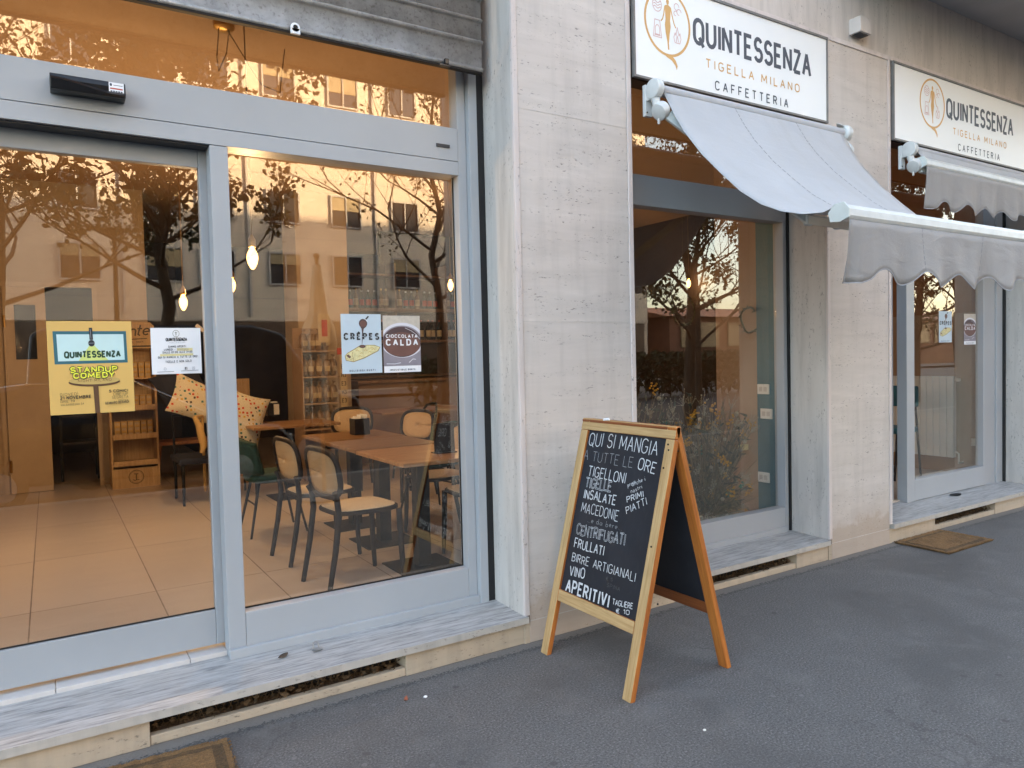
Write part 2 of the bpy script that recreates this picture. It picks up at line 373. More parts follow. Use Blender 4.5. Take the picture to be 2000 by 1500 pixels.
def pattern_cloth():
    m, nt, b = _new('patterned_cloth')
    v = coords(nt, (1, 1, 1)); vo = nt.nodes.new('ShaderNodeTexVoronoi'); vo.inputs['Scale'].default_value = 25; vo.inputs['Randomness'].default_value = 0.35; vo.distance = 'CHEBYCHEV'
    L(nt, v, vo.inputs['Vector'])
    spot = ramp(nt, vo.outputs['Distance'], [(0.24, 1), (0.27, 0)])
    sep = nt.nodes.new('ShaderNodeSeparateColor'); L(nt, vo.outputs['Color'], sep.inputs[0])
    col = ramp(nt, sep.outputs[0], [(0.0, (0.42, 0.05, 0.02)), (0.33, (0.03, 0.12, 0.12)), (0.66, (0.45, 0.27, 0.03)), (0.9, (0.05, 0.03, 0.03))])
    for e in nt.nodes:
        if e.type == 'VALTORGB' and e.outputs[0] == col: e.color_ramp.interpolation = 'CONSTANT'
    L(nt, mix(nt, spot, (0.50, 0.45, 0.35), col), b.inputs['Base Color']); setp(b, Roughness=0.9)
pattern_cloth()
simple('navy_cloth', (0.010, 0.013, 0.028), 0.9, 0.2)
simple('yellow_poster', (0.68, 0.43, 0.125), 0.55, 0.03, 3)
simple('poster_teal', (0.028, 0.13, 0.17), 0.5, 0.03)
simple('poster_pale_blue', (0.55, 0.74, 0.74), 0.5, 0.03)
simple('poster_cone', (0.62, 0.70, 0.22), 0.5, 0.03)
simple('poster_dark_green', (0.012, 0.055, 0.03), 0.5, 0.03)
simple('poster_yellow', (0.80, 0.76, 0.06), 0.5, 0.02)
simple('poster_ink', (0.05, 0.033, 0.02), 0.5, 0.03)
simple('poster_brown', (0.105, 0.05, 0.022), 0.5, 0.03)
simple('poster_sand', (0.53, 0.37, 0.12), 0.5, 0.03)
simple('paper_blue', (0.50, 0.60, 0.68), 0.5, 0.03)
simple('ink_black', (0.022, 0.026, 0.032), 0.5, 0.03)
simple('ink_grey', (0.25, 0.26, 0.29), 0.5, 0.03)
simple('choc_brown', (0.155, 0.075, 0.062), 0.4, 0.15, 6)
simple('choc_dark', (0.075, 0.045, 0.05), 0.4, 0.1)
simple('cup_white', (0.66, 0.66, 0.72), 0.4, 0.04)
simple('saucer_lilac', (0.26, 0.24, 0.28), 0.5, 0.2, 8)
simple('poster_beige', (0.52, 0.47, 0.40), 0.6, 0.12, 40)
simple('crepe_yellow', (0.66, 0.60, 0.32), 0.6, 0.2, 60)
simple('crepe_edge', (0.30, 0.20, 0.07), 0.6, 0.1)
simple('highlight_yellow', (0.74, 0.66, 0.34), 0.6, 0.03)
simple('seam_thread', (0.33, 0.335, 0.36), 0.9)
simple('bottle_label', (0.62, 0.53, 0.36), 0.7, 0.1)
simple('cork_foil', (0.35, 0.10, 0.05), 0.4)
simple('product_gold', (0.50, 0.30, 0.08), 0.45, 0.25, 9)
simple('product_red', (0.30, 0.09, 0.045), 0.5, 0.2)
simple('product_cream', (0.46, 0.35, 0.20), 0.5, 0.15)
simple('bread_bag', (0.22, 0.13, 0.06), 0.3, 0.4, 16)
simple('tag_red', (0.42, 0.055, 0.025), 0.5)
simple('dry_straw', (0.21, 0.155, 0.08), 0.9, 0.3, 30)
simple('dry_green', (0.085, 0.085, 0.035), 0.9, 0.3, 30)
simple('dry_white', (0.33, 0.30, 0.22), 0.9, 0.2, 30)
simple('flower_yellow', (0.50, 0.26, 0.02), 0.9, 0.3, 30)
simple('flower_teal', (0.02, 0.16, 0.11), 0.9, 0.3, 30)
simple('rattan', (0.48, 0.30, 0.10), 0.6, 0.1)
simple('vase_clay', (0.20, 0.16, 0.13), 0.7, 0.2)
simple('dark_leaf', (0.030, 0.038, 0.018), 0.8, 0.3, 30)
simple('hedge_leaf', (0.025, 0.040, 0.014), 0.8, 0.4, 3)

# ------------------------------------------------------------------ mesh helpers
class MB:
    """collects faces and links them as ONE mesh object"""
    def __init__(s): s.v = []; s.f = []; s.m = []; s.mats = []; s.cur = 0
    def mat(s, name):
        if name not in s.mats: s.mats.append(name)
        s.cur = s.mats.index(name); return s
    def face(s, pts):
        b = len(s.v); s.v += [tuple(p) for p in pts]; s.f.append(tuple(range(b, b+len(pts)))); s.m.append(s.cur)
    def add(s, vs, fs):
        b = len(s.v); s.v += [tuple(p) for p in vs]
        for f in fs: s.f.append(tuple(i+b for i in f)); s.m.append(s.cur)
        return s
    def box(s, x0, x1, y0, y1, z0, z1):
        return s.add([(x0,y0,z0),(x1,y0,z0),(x1,y1,z0),(x0,y1,z0),(x0,y0,z1),(x1,y0,z1),(x1,y1,z1),(x0,y1,z1)],
              [(0,3,2,1),(4,5,6,7),(0,1,5,4),(1,2,6,5),(2,3,7,6),(3,0,4,7)])
    def obox(s, o, ax, ay, az):
        """box from corner o with edge vectors"""
        o, ax, ay, az = map(Vector, (o, ax, ay, az))
        p = [o, o+ax, o+ax+ay, o+ay]; p += [q+az for q in p]
        fs = [(0,3,2,1),(4,5,6,7),(0,1,5,4),(1,2,6,5),(2,3,7,6),(3,0,4,7)]
        if ax.cross(ay).dot(az) < 0: fs = [f[::-1] for f in fs]
        return s.add(p, fs)
    def tube(s, pts, rad, n=8, cap=True, closed=False):
        pts = [Vector(p) for p in pts]; k = len(pts)
        rr = rad if isinstance(rad, (list, tuple)) else [rad]*k
        vs = []; up = None
        for i, p in enumerate(pts):
            if closed: t = pts[(i+1) % k]-pts[i-1]
            else: t = pts[min(i+1, k-1)]-pts[max(i-1, 0)]
            t.normalize()
            if up is None:
                up = Vector((0,0,1)) if abs(t.z) < 0.9 else Vector((1,0,0))
            a = up-t*up.dot(t)
            if a.length < 1e-5: a = t.orthogonal()
            a.normalize(); up = a; bb = t.cross(a)
            for j in range(n):
                q = 2*math.pi*j/n
                vs.append(p+(a*math.cos(q)+bb*math.sin(q))*rr[i])
        fs = []
        for i in range(k if closed else k-1):
            i2 = (i+1) % k
            for j in range(n):
                fs.append((i*n+j, i*n+(j+1) % n, i2*n+(j+1) % n, i2*n+j))
        if cap and not closed: fs += [tuple(range(n))[::-1], tuple((k-1)*n+j for j in range(n))]
        return s.add(vs, fs)
    def lathe(s, c, prof, n=16, axis=(0,0,1)):
        """profile of (radius, height) turned about an axis through c"""
        a = Vector(axis).normalized(); u = a.orthogonal().normalized(); v = a.cross(u); c = Vector(c)
        vs = [c+a*h+(u*math.cos(2*math.pi*j/n)+v*math.sin(2*math.pi*j/n))*r for r, h in prof for j in range(n)]
        fs = [(i*n+j, i*n+(j+1) % n, (i+1)*n+(j+1) % n, (i+1)*n+j) for i in range(len(prof)-1) for j in range(n)]
        fs += [tuple(range(n))[::-1], tuple((len(prof)-1)*n+j for j in range(n))]
        return s.add(vs, fs)
    def prism(s, poly, d):
        """planar polygon (3-D points) thickened by vector d"""
        poly = [Vector(p) for p in poly]; d = Vector(d); n = len(poly)
        nn = Vector((0,0,0))
        for i in range(n): nn += poly[i].cross(poly[(i+1) % n])
        if nn.dot(d) > 0: poly = poly[::-1]
        return s.add(poly+[p+d for p in poly], [tuple(range(n)), tuple(range(2*n-1, n-1, -1))]+[(i, i+n, (i+1) % n+n, (i+1) % n) for i in range(n)])
    def sheet(s, rows):
        n = len(rows[0]); vs = [p for r in rows for p in r]
        return s.add(vs, [(i*n+j, i*n+j+1, (i+1)*n+j+1, (i+1)*n+j) for i in range(len(rows)-1) for j in range(n-1)])
    def ball(s, c, rx, ry=None, rz=None, nu=12, nv=8, e=1.0, M=None):
        ry = ry or rx; rz = rz or rx; c = Vector(c); vs = []
        sg = lambda x: math.copysign(abs(x)**e, x)
        for i in range(nv+1):
            th = math.pi*i/nv
            for j in range(nu):
                ph = 2*math.pi*j/nu
                p = Vector((rx*sg(math.sin(th))*sg(math.cos(ph)), ry*sg(math.sin(th))*sg(math.sin(ph)), rz*sg(math.cos(th))))
                if M: p = M @ p
                vs.append(c+p)
        return s.add(vs, [(i*nu+j, (i+1)*nu+j, (i+1)*nu+(j+1) % nu, i*nu+(j+1) % nu) for i in range(nv) for j in range(nu)])
    def build(s, name, mat=None, parent=None, bevel=0, smooth=None, solid=0, local=False):
        me = bpy.data.meshes.new(name)
        off = Vector((0,0,0))
        if parent is not None and not local:
            off = abs_loc(parent)
        me.from_pydata([tuple(Vector(p)-off) for p in s.v], [], s.f)
        for m in ([mat] if mat and not s.mats else s.mats): me.materials.append(MATS[m])
        if s.mats: me.polygons.foreach_set('material_index', s.m)
        me.validate(); me.update()
        if smooth is not None:
            me.polygons.foreach_set('use_smooth', [True]*len(me.polygons)); me.set_sharp_from_angle(angle=R(smooth))
        o = bpy.data.objects.new(name, me); COL.objects.link(o)
        if parent is not None: o.parent = parent
        if solid:
            md = o.modifiers.new('thickness', 'SOLIDIFY'); md.thickness = solid; md.offset = 0
        if bevel:
            md = o.modifiers.new('bevel', 'BEVEL'); md.width = bevel; md.segments = 2; md.limit_method = 'ANGLE'; md.angle_limit = R(40); md.harden_normals = False
        return o
def abs_loc(o):
    v = Vector((0,0,0))
    while o is not None: v += Vector(o.location); o = o.parent
    return v
def tag(o, label=None, cat=None, group=None, kind=None):
    if label: o['label'] = label
    if cat: o['category'] = cat
    if group: o['group'] = group
    if kind: o['kind'] = kind
    return o
def thing(name, loc, label, cat, group=None, rz=0):
    o = bpy.data.objects.new(name, None); COL.objects.link(o); o.location = loc; o.rotation_euler = (0,0,rz); o.empty_display_size = 0.1
    return tag(o, label, cat, group)
def dup(root, loc, rz=0, label=None, group=None):
    r = root.copy(); COL.objects.link(r); r.location = loc; r.rotation_euler = (0,0,rz)
    if label: r['label'] = label
    if group: r['group'] = group
    for ch in list(root.children):
        c = ch.copy(); COL.objects.link(c); c.parent = r
        for g in list(ch.children):
            d = g.copy(); COL.objects.link(d); d.parent = c
    return r
def mbox(name, mat, parent, *b, bevel=0.002):
    return MB().box(*b).build(name, mat, parent, bevel=bevel)
def struct(o): o['kind'] = 'structure'; return o

# ------------------------------------------------------------------ single-stroke lettering
def A_(cx, cy, rx, ry, a0, a1, n=8):
    return [(cx+rx*math.cos(R(a0+(a1-a0)*i/n)), cy+ry*math.sin(R(a0+(a1-a0)*i/n))) for i in range(n+1)]
G = {
 'A': [[(0,0),(.3,1),(.6,0)], [(.11,.36),(.49,.36)]],
 'B': [[(.28,.53),(0,.53),(0,1),(.26,1)]+A_(.26,.765,.24,.235,90,-90)+[(.28,.53)]+A_(.28,.265,.27,.265,90,-90)+[(0,0),(0,.53)]],
 'C': [A_(.3,.7,.3,.3,25,180)+A_(.3,.3,.3,.3,180,335)],
 'D': [[(0,0),(0,1),(.22,1)]+A_(.22,.65,.34,.35,90,0)+A_(.22,.35,.34,.35,0,-90)+[(0,0)]],
 'E': [[(.48,1),(0,1),(0,0),(.48,0)], [(0,.52),(.4,.52)]],
 'F': [[(.48,1),(0,1),(0,0)], [(0,.5),(.4,.5)]],
 'G': [A_(.3,.7,.3,.3,30,180)+A_(.3,.3,.3,.3,180,360)+[(.6,.46),(.34,.46)]],
 'H': [[(0,0),(0,1)], [(.55,0),(.55,1)], [(0,.52),(.55,.52)]],
 'I': [[(.05,0),(.05,1)]],
 'J': [[(.4,1),(.4,.2)]+A_(.2,.2,.2,.2,0,-180)],
 'K': [[(0,0),(0,1)], [(.5,1),(.02,.45)], [(.17,.6),(.52,0)]],
 'L': [[(0,1),(0,0),(.45,0)]],
 'M': [[(0,0),(.04,1),(.36,.25),(.68,1),(.72,0)]],
 'N': [[(0,0),(0,1),(.55,0),(.55,1)]],
 'O': [A_(.3,.7,.3,.3,0,180)+A_(.3,.3,.3,.3,180,360)+[(.6,.7)]],
 'P': [[(0,0),(0,1),(.26,1)]+A_(.26,.745,.27,.255,90,-90)+[(0,.49)]],
 'Q': [A_(.3,.7,.3,.3,0,180)+A_(.3,.3,.3,.3,180,360)+[(.6,.7)], [(.34,.26),(.62,-.12)]],
 'R': [[(0,0),(0,1),(.26,1)]+A_(.26,.75,.26,.25,90,-90)+[(0,.5)], [(.25,.5),(.54,0)]],
 'S': [A_(.27,.74,.25,.26,25,250)+A_(.27,.26,.27,.26,75,-160)],
 'T': [[(0,1),(.54,1)], [(.27,1),(.27,0)]],
 'U': [[(0,1),(0,.3)]+A_(.28,.3,.28,.3,180,360)+[(.56,1)]],
 'V': [[(0,1),(.29,0),(.58,1)]],
 'W': [[(0,1),(.2,0),(.4,.8),(.6,0),(.8,1)]],
 'X': [[(0,0),(.55,1)], [(0,1),(.55,0)]],
 'Y': [[(0,1),(.28,.48),(.56,1)], [(.28,.48),(.28,0)]],
 'Z': [[(0,1),(.52,1),(0,0),(.52,0)]],
 '0': [A_(.26,.72,.26,.28,0,180)+A_(.26,.28,.26,.28,180,360)+[(.52,.72)]],
 '1': [[(.04,.8),(.2,1),(.2,0)]],
 '2': [A_(.25,.74,.24,.26,160,-35)+[(0,0),(.5,0)]],
 '3': [A_(.22,.75,.24,.25,150,-80)+A_(.22,.26,.27,.26,80,-150)],
 '4': [[(.38,0),(.38,1),(0,.3),(.52,.3)]],
 '5': [[(.46,1),(.06,1),(.03,.56)]+A_(.22,.32,.27,.32,110,-150)],
 '7': [[(0,1),(.5,1),(.15,0)]],
 '8': [A_(.25,.75,.22,.25,0,360,12), A_(.25,.26,.25,.26,0,360,12)],
 '9': [A_(.25,.7,.25,.3,0,360)+[(.48,.3),(.3,0)]],
 '-': [[(.05,.45),(.35,.45)]], '.': [[(.05,0),(.05,.07)]], ':': [[(.05,.12),(.05,.22)], [(.05,.6),(.05,.7)]],
 '!': [[(.05,1),(.05,.28)], [(.05,0),(.05,.09)]],
 '€': [A_(.36,.5,.3,.5,50,310,14), [(0,.6),(.44,.6)], [(0,.42),(.4,.42)]],
 'a': [A_(.2,.27,.2,.27,60,400,10), [(.42,.54),(.42,.1),(.5,0)]],
 'b': [[(.05,1),(.03,.1)]+A_(.22,.25,.2,.25,200,500,8)],
 'c': [A_(.22,.27,.2,.27,50,320)], 'd': [A_(.2,.27,.2,.27,50,390,10), [(.42,1),(.42,.05),(.5,0)]],
 'e': [[(.03,.28),(.4,.32)]+A_(.22,.3,.19,.25,10,310)], 'h': [[(.06,1),(.02,0)], [(.03,.3)]+A_(.22,.34,.17,.2,150,0)+[(.4,0)]],
 'i': [[(.05,.54),(.05,.06),(.12,0)], [(.06,.75),(.07,.81)]], 'k': [[(.04,1),(.02,0)], [(.36,.55),(.06,.26),(.38,0)]],
 'n': [[(.03,.54),(.03,0)], [(.03,.32)]+A_(.2,.34,.17,.2,150,0)+[(.38,0)]],
 'o': [A_(.22,.27,.2,.27,90,450,10)], 'p': [[(.04,.54),(.0,-.35)], A_(.22,.27,.19,.27,160,-160,10)],
 'r': [[(.04,.54),(.03,0)], [(.04,.34)]+A_(.22,.32,.17,.2,150,50,4)], 's': [A_(.2,.4,.14,.14,40,250,6)+A_(.2,.13,.16,.13,80,-160,6)],
 't': [[(.14,.85),(.1,.1),(.22,0)], [(0,.55),(.28,.55)]], 'v': [[(0,.54),(.16,0),(.36,.54)]],
 'l': [[(.05,1),(.05,.08),(.13,0)]],
}
ACC = {'È': ('E', '\\'), 'É': ('E', '/'), 'Ê': ('E', '^'), 'Ì': ('I', '\\'), 'À': ('A', '\\'), 'è': ('e', '\\')}
def glyph(ch):
    if ch in ACC:
        b, m = ACC[ch]; g = list(G[b]); wd = max(p[0] for s_ in g for p in s_); c = wd/2
        g.append({'\\': [(c-.12,1.26),(c+.06,1.1)], '/': [(c-.06,1.1),(c+.12,1.26)], '^': [(c-.16,1.1),(c,1.24),(c+.16,1.1)]}[m]); return g
    return G.get(ch)
def layout(text, space=0.22, word=0.45):
    """strokes of a whole line in letter units, and its width"""
    x = 0; out = []
    for ch in text:
        if ch == ' ': x += word; continue
        g = glyph(ch); wd = max(p[0] for s_ in g for p in s_)
        out.append([[(p[0]+x, p[1]) for p in s_] for s_ in g]); x += wd+space
    return out, x-space
def ribbon2(pts, wd):
    """left and right edges of a mitred 2-D stroke"""
    n = len(pts); Lf, Rt = [], []
    closed = n > 3 and math.dist(pts[0], pts[-1]) < 1e-6
    for i in range(n):
        a = pts[i-1] if i else (pts[-2] if closed else pts[0]); b = pts[i+1] if i < n-1 else (pts[1] if closed else pts[-1]); p = pts[i]
        d1 = Vector((p[0]-a[0], p[1]-a[1])); d2 = Vector((b[0]-p[0], b[1]-p[1]))
        if d1.length < 1e-9: d1 = d2.copy()
        if d2.length < 1e-9: d2 = d1.copy()
        d1.normalize(); d2.normalize()
        n1 = Vector((-d1.y, d1.x)); n2 = Vector((-d2.y, d2.x)); m = n1+n2
        if m.length < 1e-4: m = n1
        m.normalize(); k = 1/max(0.45, m.dot(n1))
        Lf.append((p[0]+m.x*wd/2*k, p[1]+m.y*wd/2*k)); Rt.append((p[0]-m.x*wd/2*k, p[1]-m.y*wd/2*k))
    return Lf, Rt
class Ink:
    """flat print on a plane: origin o, axes ux, uy (unit), normal n towards the viewer; every stroke a hair above the last"""
    def __init__(s, o, ux, uy, n, h0=0.0004, step=0.00004):
        s.o, s.ux, s.uy, s.n = Vector(o), Vector(ux), Vector(uy), Vector(n); s.h = h0; s.st = step; s.mb = MB()
    def P(s, x, y): return s.o+s.ux*x+s.uy*y+s.n*s.h
    def mat(s, m): s.mb.mat(m); return s
    def _face(s, q):
        a = sum(q[i][0]*q[(i+1) % len(q)][1]-q[(i+1) % len(q)][0]*q[i][1] for i in range(len(q)))
        if (s.ux.cross(s.uy).dot(s.n) > 0) != (a > 0): q = q[::-1]
        s.mb.face([s.P(*p) for p in q])
    def poly(s, pts, up=True):
        s._face(pts)
        if up: s.h += s.st*2
        return s
    def stroke(s, pts, wd, closed=False):
        if closed: pts = list(pts)+[pts[0]]
        for i in range(1, len(pts)-1):      # sharp corners: two butted pieces
            a, b, c = pts[i-1], pts[i], pts[i+1]
            d1 = (b[0]-a[0], b[1]-a[1]); d2 = (c[0]-b[0], c[1]-b[1]); q = math.hypot(*d1)*math.hypot(*d2)
            if q > 1e-12 and (d1[0]*d2[0]+d1[1]*d2[1])/q < -0.15:
                s.stroke(pts[:i+1], wd); return s.stroke(pts[i:], wd)
        l, r = ribbon2(pts, wd)
        for i in range(len(l)-1): s._face([l[i], l[i+1], r[i+1], r[i]])
        s.h += s.st; return s
    def ellipse(s, cx, cy, rx, ry, n=28): return s.poly(A_(cx, cy, rx, ry, 0, 360-360/n, n-1))
    def text(s, text, x0, y0, x1, y1, cap, wd, space=0.22, word=0.45, slant=0.0, jit=0.0, outline=0.0, k=1.0):
        """line of text from baseline point (x0,y0) to (x1,y1), capitals of height cap"""
        gl, W = layout(text, space, word); dx, dy = x1-x0, y1-y0; Ln = math.hypot(dx, dy)
        ex, ey = dx/Ln, dy/Ln; sx = Ln/W; rnd = random.Random(len(text)*31+int(abs(x0)*977) % 1000)
        for g in gl:
            jy = rnd.uniform(-jit, jit)*cap; js = 1+rnd.uniform(-jit, jit)
            for st in g:
                q = []
                for (px, py) in st:
                    u = px*sx+py*cap*slant; v = py*cap*js+jy
                    if jit: u += rnd.uniform(-jit, jit)*cap*0.12; v += rnd.uniform(-jit, jit)*cap*0.12
                    q.append((x0+ex*u-ey*v, y0+ey*u+ex*v))
                if outline:
                    l, r = ribbon2(q, outline)
                    s.stroke(l+r[::-1], wd, True)
                else: s.stroke(q, wd)
        return s
    def build(s, name, parent): return s.mb.build(name, None, parent)
class Page(Ink):
    """an Ink whose drawing coordinates are a page (X right, Y down) mapped on a world rectangle in the plane y = yf, printed on the street side"""
    def __init__(s, X0, X1, Y0, Y1, x0, x1, z0, z1, yf):
        Ink.__init__(s, (0, yf, 0), (1,0,0), (0,0,1), (0,-1,0)); s.a = (X0, X1, Y0, Y1, x0, x1, z0, z1)
        s.kx = (x1-x0)/(X1-X0); s.ky = (z1-z0)/(Y1-Y0)
    def P(s, X, Y):
        X0, X1, Y0, Y1, x0, x1, z0, z1 = s.a
        return Vector((x0+(X-X0)*s.kx, s.o.y-s.h, z1-(Y-Y0)*s.ky))
    def _face(s, q):
        a = sum(q[i][0]*q[(i+1) % len(q)][1]-q[(i+1) % len(q)][0]*q[i][1] for i in range(len(q)))
        if a > 0: q = q[::-1]          # Y runs down
        s.mb.face([s.P(*p) for p in q])
    def t(s, text, Xa, Ya, Xb, Yb, Ytop, wd, **k):
        gl, W = layout(text, k.get('space', 0.22), k.get('word', 0.45)); dx, dy = Xb-Xa, Yb-Ya; sx = dx/W; cap = Ya-Ytop
        for g in gl:
            for st in g:
                s.stroke([(Xa+px*sx+k.get('slant', 0)*py*cap, Ya+dy*px/W-py*cap) for px, py in st], wd)
        return s

# ================================================================== the setting
pv = MB(); pv.sheet([[(x, y, 0.0) for x in (-60, -10, 0, 10, 60, 160)] for y in (-5.6, -3, 0.6)])
struct(pv.build('pavement', 'pavement_asphalt'))
struct(MB().box(-60, 160, -5.75, -5.6, -0.2, 0.0).build('kerb', 'kerb_granite'))
struct(MB().sheet([[(x, y, -0.14) for x in (-60, 0, 60, 160)] for y in (-27, -16, -5.7)]).build('road', 'road_asphalt'))
struct(MB().sheet([[(x, y, 0.0) for x in (-60, 0, 60, 160)] for y in (-34, -30, -27)]).build('far_pavement', 'pavement_asphalt'))
struct(MB().sheet([[(x, y, -0.3) for x in (-700, 0, 700)] for y in (-700, 0, 700)]).build('ground', 'road_asphalt'))

# ------------------------------------------------------------------ the building with the cafe
W1, W2, W3 = (-3.2, 2.11), (2.935, 4.785), (5.60, 8.17)      # shop openings
SILLTOP, SILLBOT = 0.15, 0.115
bd = thing('cafe_building', (2.5, 0.2, 0), 'travertine clad building whose ground floor holds the cafe windows', 'building')
def pier(x0, x1):
    p = MB().box(x0+0.035, x1-0.035, 0.0, 0.44, 0, 3.80).build("pier", 'travertine', bd, bevel=0.003)
    for a, b in ((x0, x0+0.034), (x1-0.034, x1)):
        e = MB(); e.mat('travertine_edge'); e.box(a, b, -0.006, 0.012, SILLTOP+0.002, 3.80)
        e.mat('travertine_reveal'); e.box(a, b, 0.012, 0.42, SILLTOP+0.001, 3.80)
        e.build('reveal_slab', None, p, bevel=0.004)
        b2 = MB().box(a+0.001, b+0.0, 0.002, 0.40, 0.0, SILLBOT).build('plinth_block', 'plinth_stone', p)
    for z in (0.118, 0.66, 1.735, 2.86): MB().box(x0+0.036, x1-0.036, -0.0012, 0.002, z, z+0.003).build('joint', 'travertine_reveal', p)
    MB().box(x0+0.036, x1-0.036, -0.008, 0.0, 3.765, 3.80).build('top_strip', 'travertine_edge', p, bevel=0.003)
    return p
pier(W1[1], W2[0]); pier(W2[1], W3[0]); pier(W3[1], 9.4)
uw = MB()
uw.box(-16, 130, 0.03, 0.44, 3.803, 4.385)
uw.build('upper_wall', 'stained_render', bd)
st = MB()
for a, b in (W1, W2, W3): st.box(a-0.034, b+0.034, -0.008, 0.05, 3.772, 3.803)
st.build('lintel_strip', 'travertine_edge', bd, bevel=0.003)
MB().box(4.9, 30, -1.25, 0.44, 4.387, 4.62).build('balcony_slab', 'soffit_render', bd)
MB().box(-16, 130, 0.02, 12.0, 4.622, 20.5).build('upper_storeys', 'pale_plaster', bd)
MB().box(-16, W1[0], 0.0, 0.44, 0, 3.8).build('side_wall', 'travertine', bd)
MB().box(9.4, 130, 0.0, 0.44, 0, 3.8).build('far_wall', 'travertine', bd)
for a, b in ((-16, 4.9), (30, 130)): MB().box(a, b, 0.02, 0.44, 4.387, 4.62).build('wall_band', 'stained_render', bd)
# sills and the vented plinth below each window
def sill(x0, x1, v0, v1):
    s_ = MB(); s_.mat('grey_marble')
    a, b = x0+0.001, x1-0.001
    y0, y1 = -0.018, 0.43; z0, z1, zb = SILLTOP, SILLTOP+0.018, SILLBOT
    s_.face([(a,y0,z0),(b,y0,z0),(b,y1,z1),(a,y1,z1)])
    s_.mat('marble_edge'); s_.face([(a,y0,zb),(b,y0,zb),(b,y0,z0),(a,y0,z0)])
    s_.face([(a,y0,zb),(a,y1,zb),(b,y1,zb),(b,y0,zb)]); s_.face([(b,y0,zb),(b,y1,zb),(b,y1,z1),(b,y0,z0)]); s_.face([(a,y1,zb),(a,y0,zb),(a,y0,z0),(a,y1,z1)]); s_.face([(a,y1,zb),(a,y1,z1),(b,y1,z1),(b,y1,zb)])
    o = s_.build('window_sill', None, bd)
    for a_, b_ in ((x0+0.001, v0), (v1, x1-0.001)): MB().box(a_, b_, 0.008, 0.40, 0, SILLBOT-0.001).build('plinth_block', 'plinth_stone', bd, bevel=0.003)
    MB().box(v0+0.001, v1-0.001, 0.014, 0.05, 0, 0.040).build('vent_kerb', 'plinth_stone', bd, bevel=0.004)
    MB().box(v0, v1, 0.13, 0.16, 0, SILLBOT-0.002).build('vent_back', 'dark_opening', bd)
    g = MB(); rnd = random.Random(int(v0*100)); n = int((v1-v0)/0.03)
    for i in range(n):
        x = v0+0.03*i+0.005
        g.tube([(x,0.085,0.0),(x+0.045,0.083,0.112)], 0.0016, 4, False); g.tube([(x+0.045,0.087,0.0),(x,0.085,0.112)], 0.0016, 4, False)
    g.build('vent_mesh', 'leaf_litter', bd)
    d = MB()
    for i in range(int((v1-v0)*230)):
        x, y = rnd.uniform(v0+.01, v1-.01), rnd.uniform(0.03, 0.12); z = 0.03+rnd.random()**2*0.045; a = rnd.uniform(0, 6.3); r_ = rnd.uniform(0.006, 0.024)
        t = rnd.uniform(-.6, .6)
        d.face([(x-r_*math.cos(a),y-r_*math.sin(a),z),(x+r_*.35*math.sin(a),y-r_*.35*math.cos(a),z+r_*t),(x+r_*math.cos(a),y+r_*math.sin(a),z+.004),(x-r_*.35*math.sin(a),y+r_*.35*math.cos(a),z-r_*t)])
    d.box(v0+.001, v1-.001, 0.051, 0.129, 0.0, 0.03)
    d.build('vent_litter', 'leaf_litter', bd)
sill(W1[0], W1[1]+0.02, 0.29, 1.42); sill(W2[0], W2[1], 3.25, 4.42); sill(W3[0], W3[1], 6.25, 7.28)

# ------------------------------------------------------------------ inside the cafe
FL = 0.18
struct(MB().box(-5, 14, 0.40, 10.5, 0.10, FL).build('cafe_floor', 'cafe_floor_tile'))
struct(MB().box(-5, 14, 0.42, 10.5, 3.62, 3.79).build('cafe_ceiling', 'interior_ceiling'))
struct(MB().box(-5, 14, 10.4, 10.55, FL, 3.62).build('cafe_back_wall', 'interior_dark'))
struct(MB().box(-5, -4.85, 0.44, 10.4, FL, 3.62).build('cafe_left_wall', 'interior_beige'))
pw = MB(); yb = 6.42
pw.box(-4.85, -0.42, yb, yb+0.12, FL, 3.62); pw.box(-0.42, 0.50, yb, yb+0.12, 2.47, 3.62); pw.box(0.50, 1.02, yb, yb+0.12, FL, 3.62)
struct(pw.build('cafe_partition', 'interior_beige'))
df = MB(); df.box(-0.45, -0.40, yb-0.025, yb-0.001, FL, 2.50); df.box(0.455, 0.505, yb-0.025, yb-0.001, FL, 2.50); df.box(-0.40, 0.455, yb-0.025, yb-0.001, 2.45, 2.50)
struct(df.build('door_casing', 'door_beige'))
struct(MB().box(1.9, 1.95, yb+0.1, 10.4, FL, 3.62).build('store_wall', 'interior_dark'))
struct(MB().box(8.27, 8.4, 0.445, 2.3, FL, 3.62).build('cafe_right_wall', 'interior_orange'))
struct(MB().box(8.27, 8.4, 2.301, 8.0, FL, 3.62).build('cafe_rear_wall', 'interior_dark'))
struct(MB().box(8.262, 8.268, 0.45, 1.9, FL, 1.9).build('cafe_dado', 'interior_tan'))
cl = MB().box(2.58, 3.22, 5.62, 6.2, FL, 3.62); struct(cl.build('cafe_column', 'interior_beige'))
tw = MB().box(4.775, 5.61, 0.442, 0.62, FL, 3.62); struct(tw.build('pier_lining', 'teal_paint'))
struct(MB().box(4.785, 5.60, 0.622, 1.05, FL, 3.62).build('pier_column', 'interior_tan'))
struct(MB().box(2.1, 2.94, 0.442, 0.60, FL, 3.62).build('pier_inner_face', 'interior_tan'))
struct(MB().box(4.6, 8.2, 7.9, 8.0, FL, 3.62).build('cafe_rear_partition', 'interior_dark'))

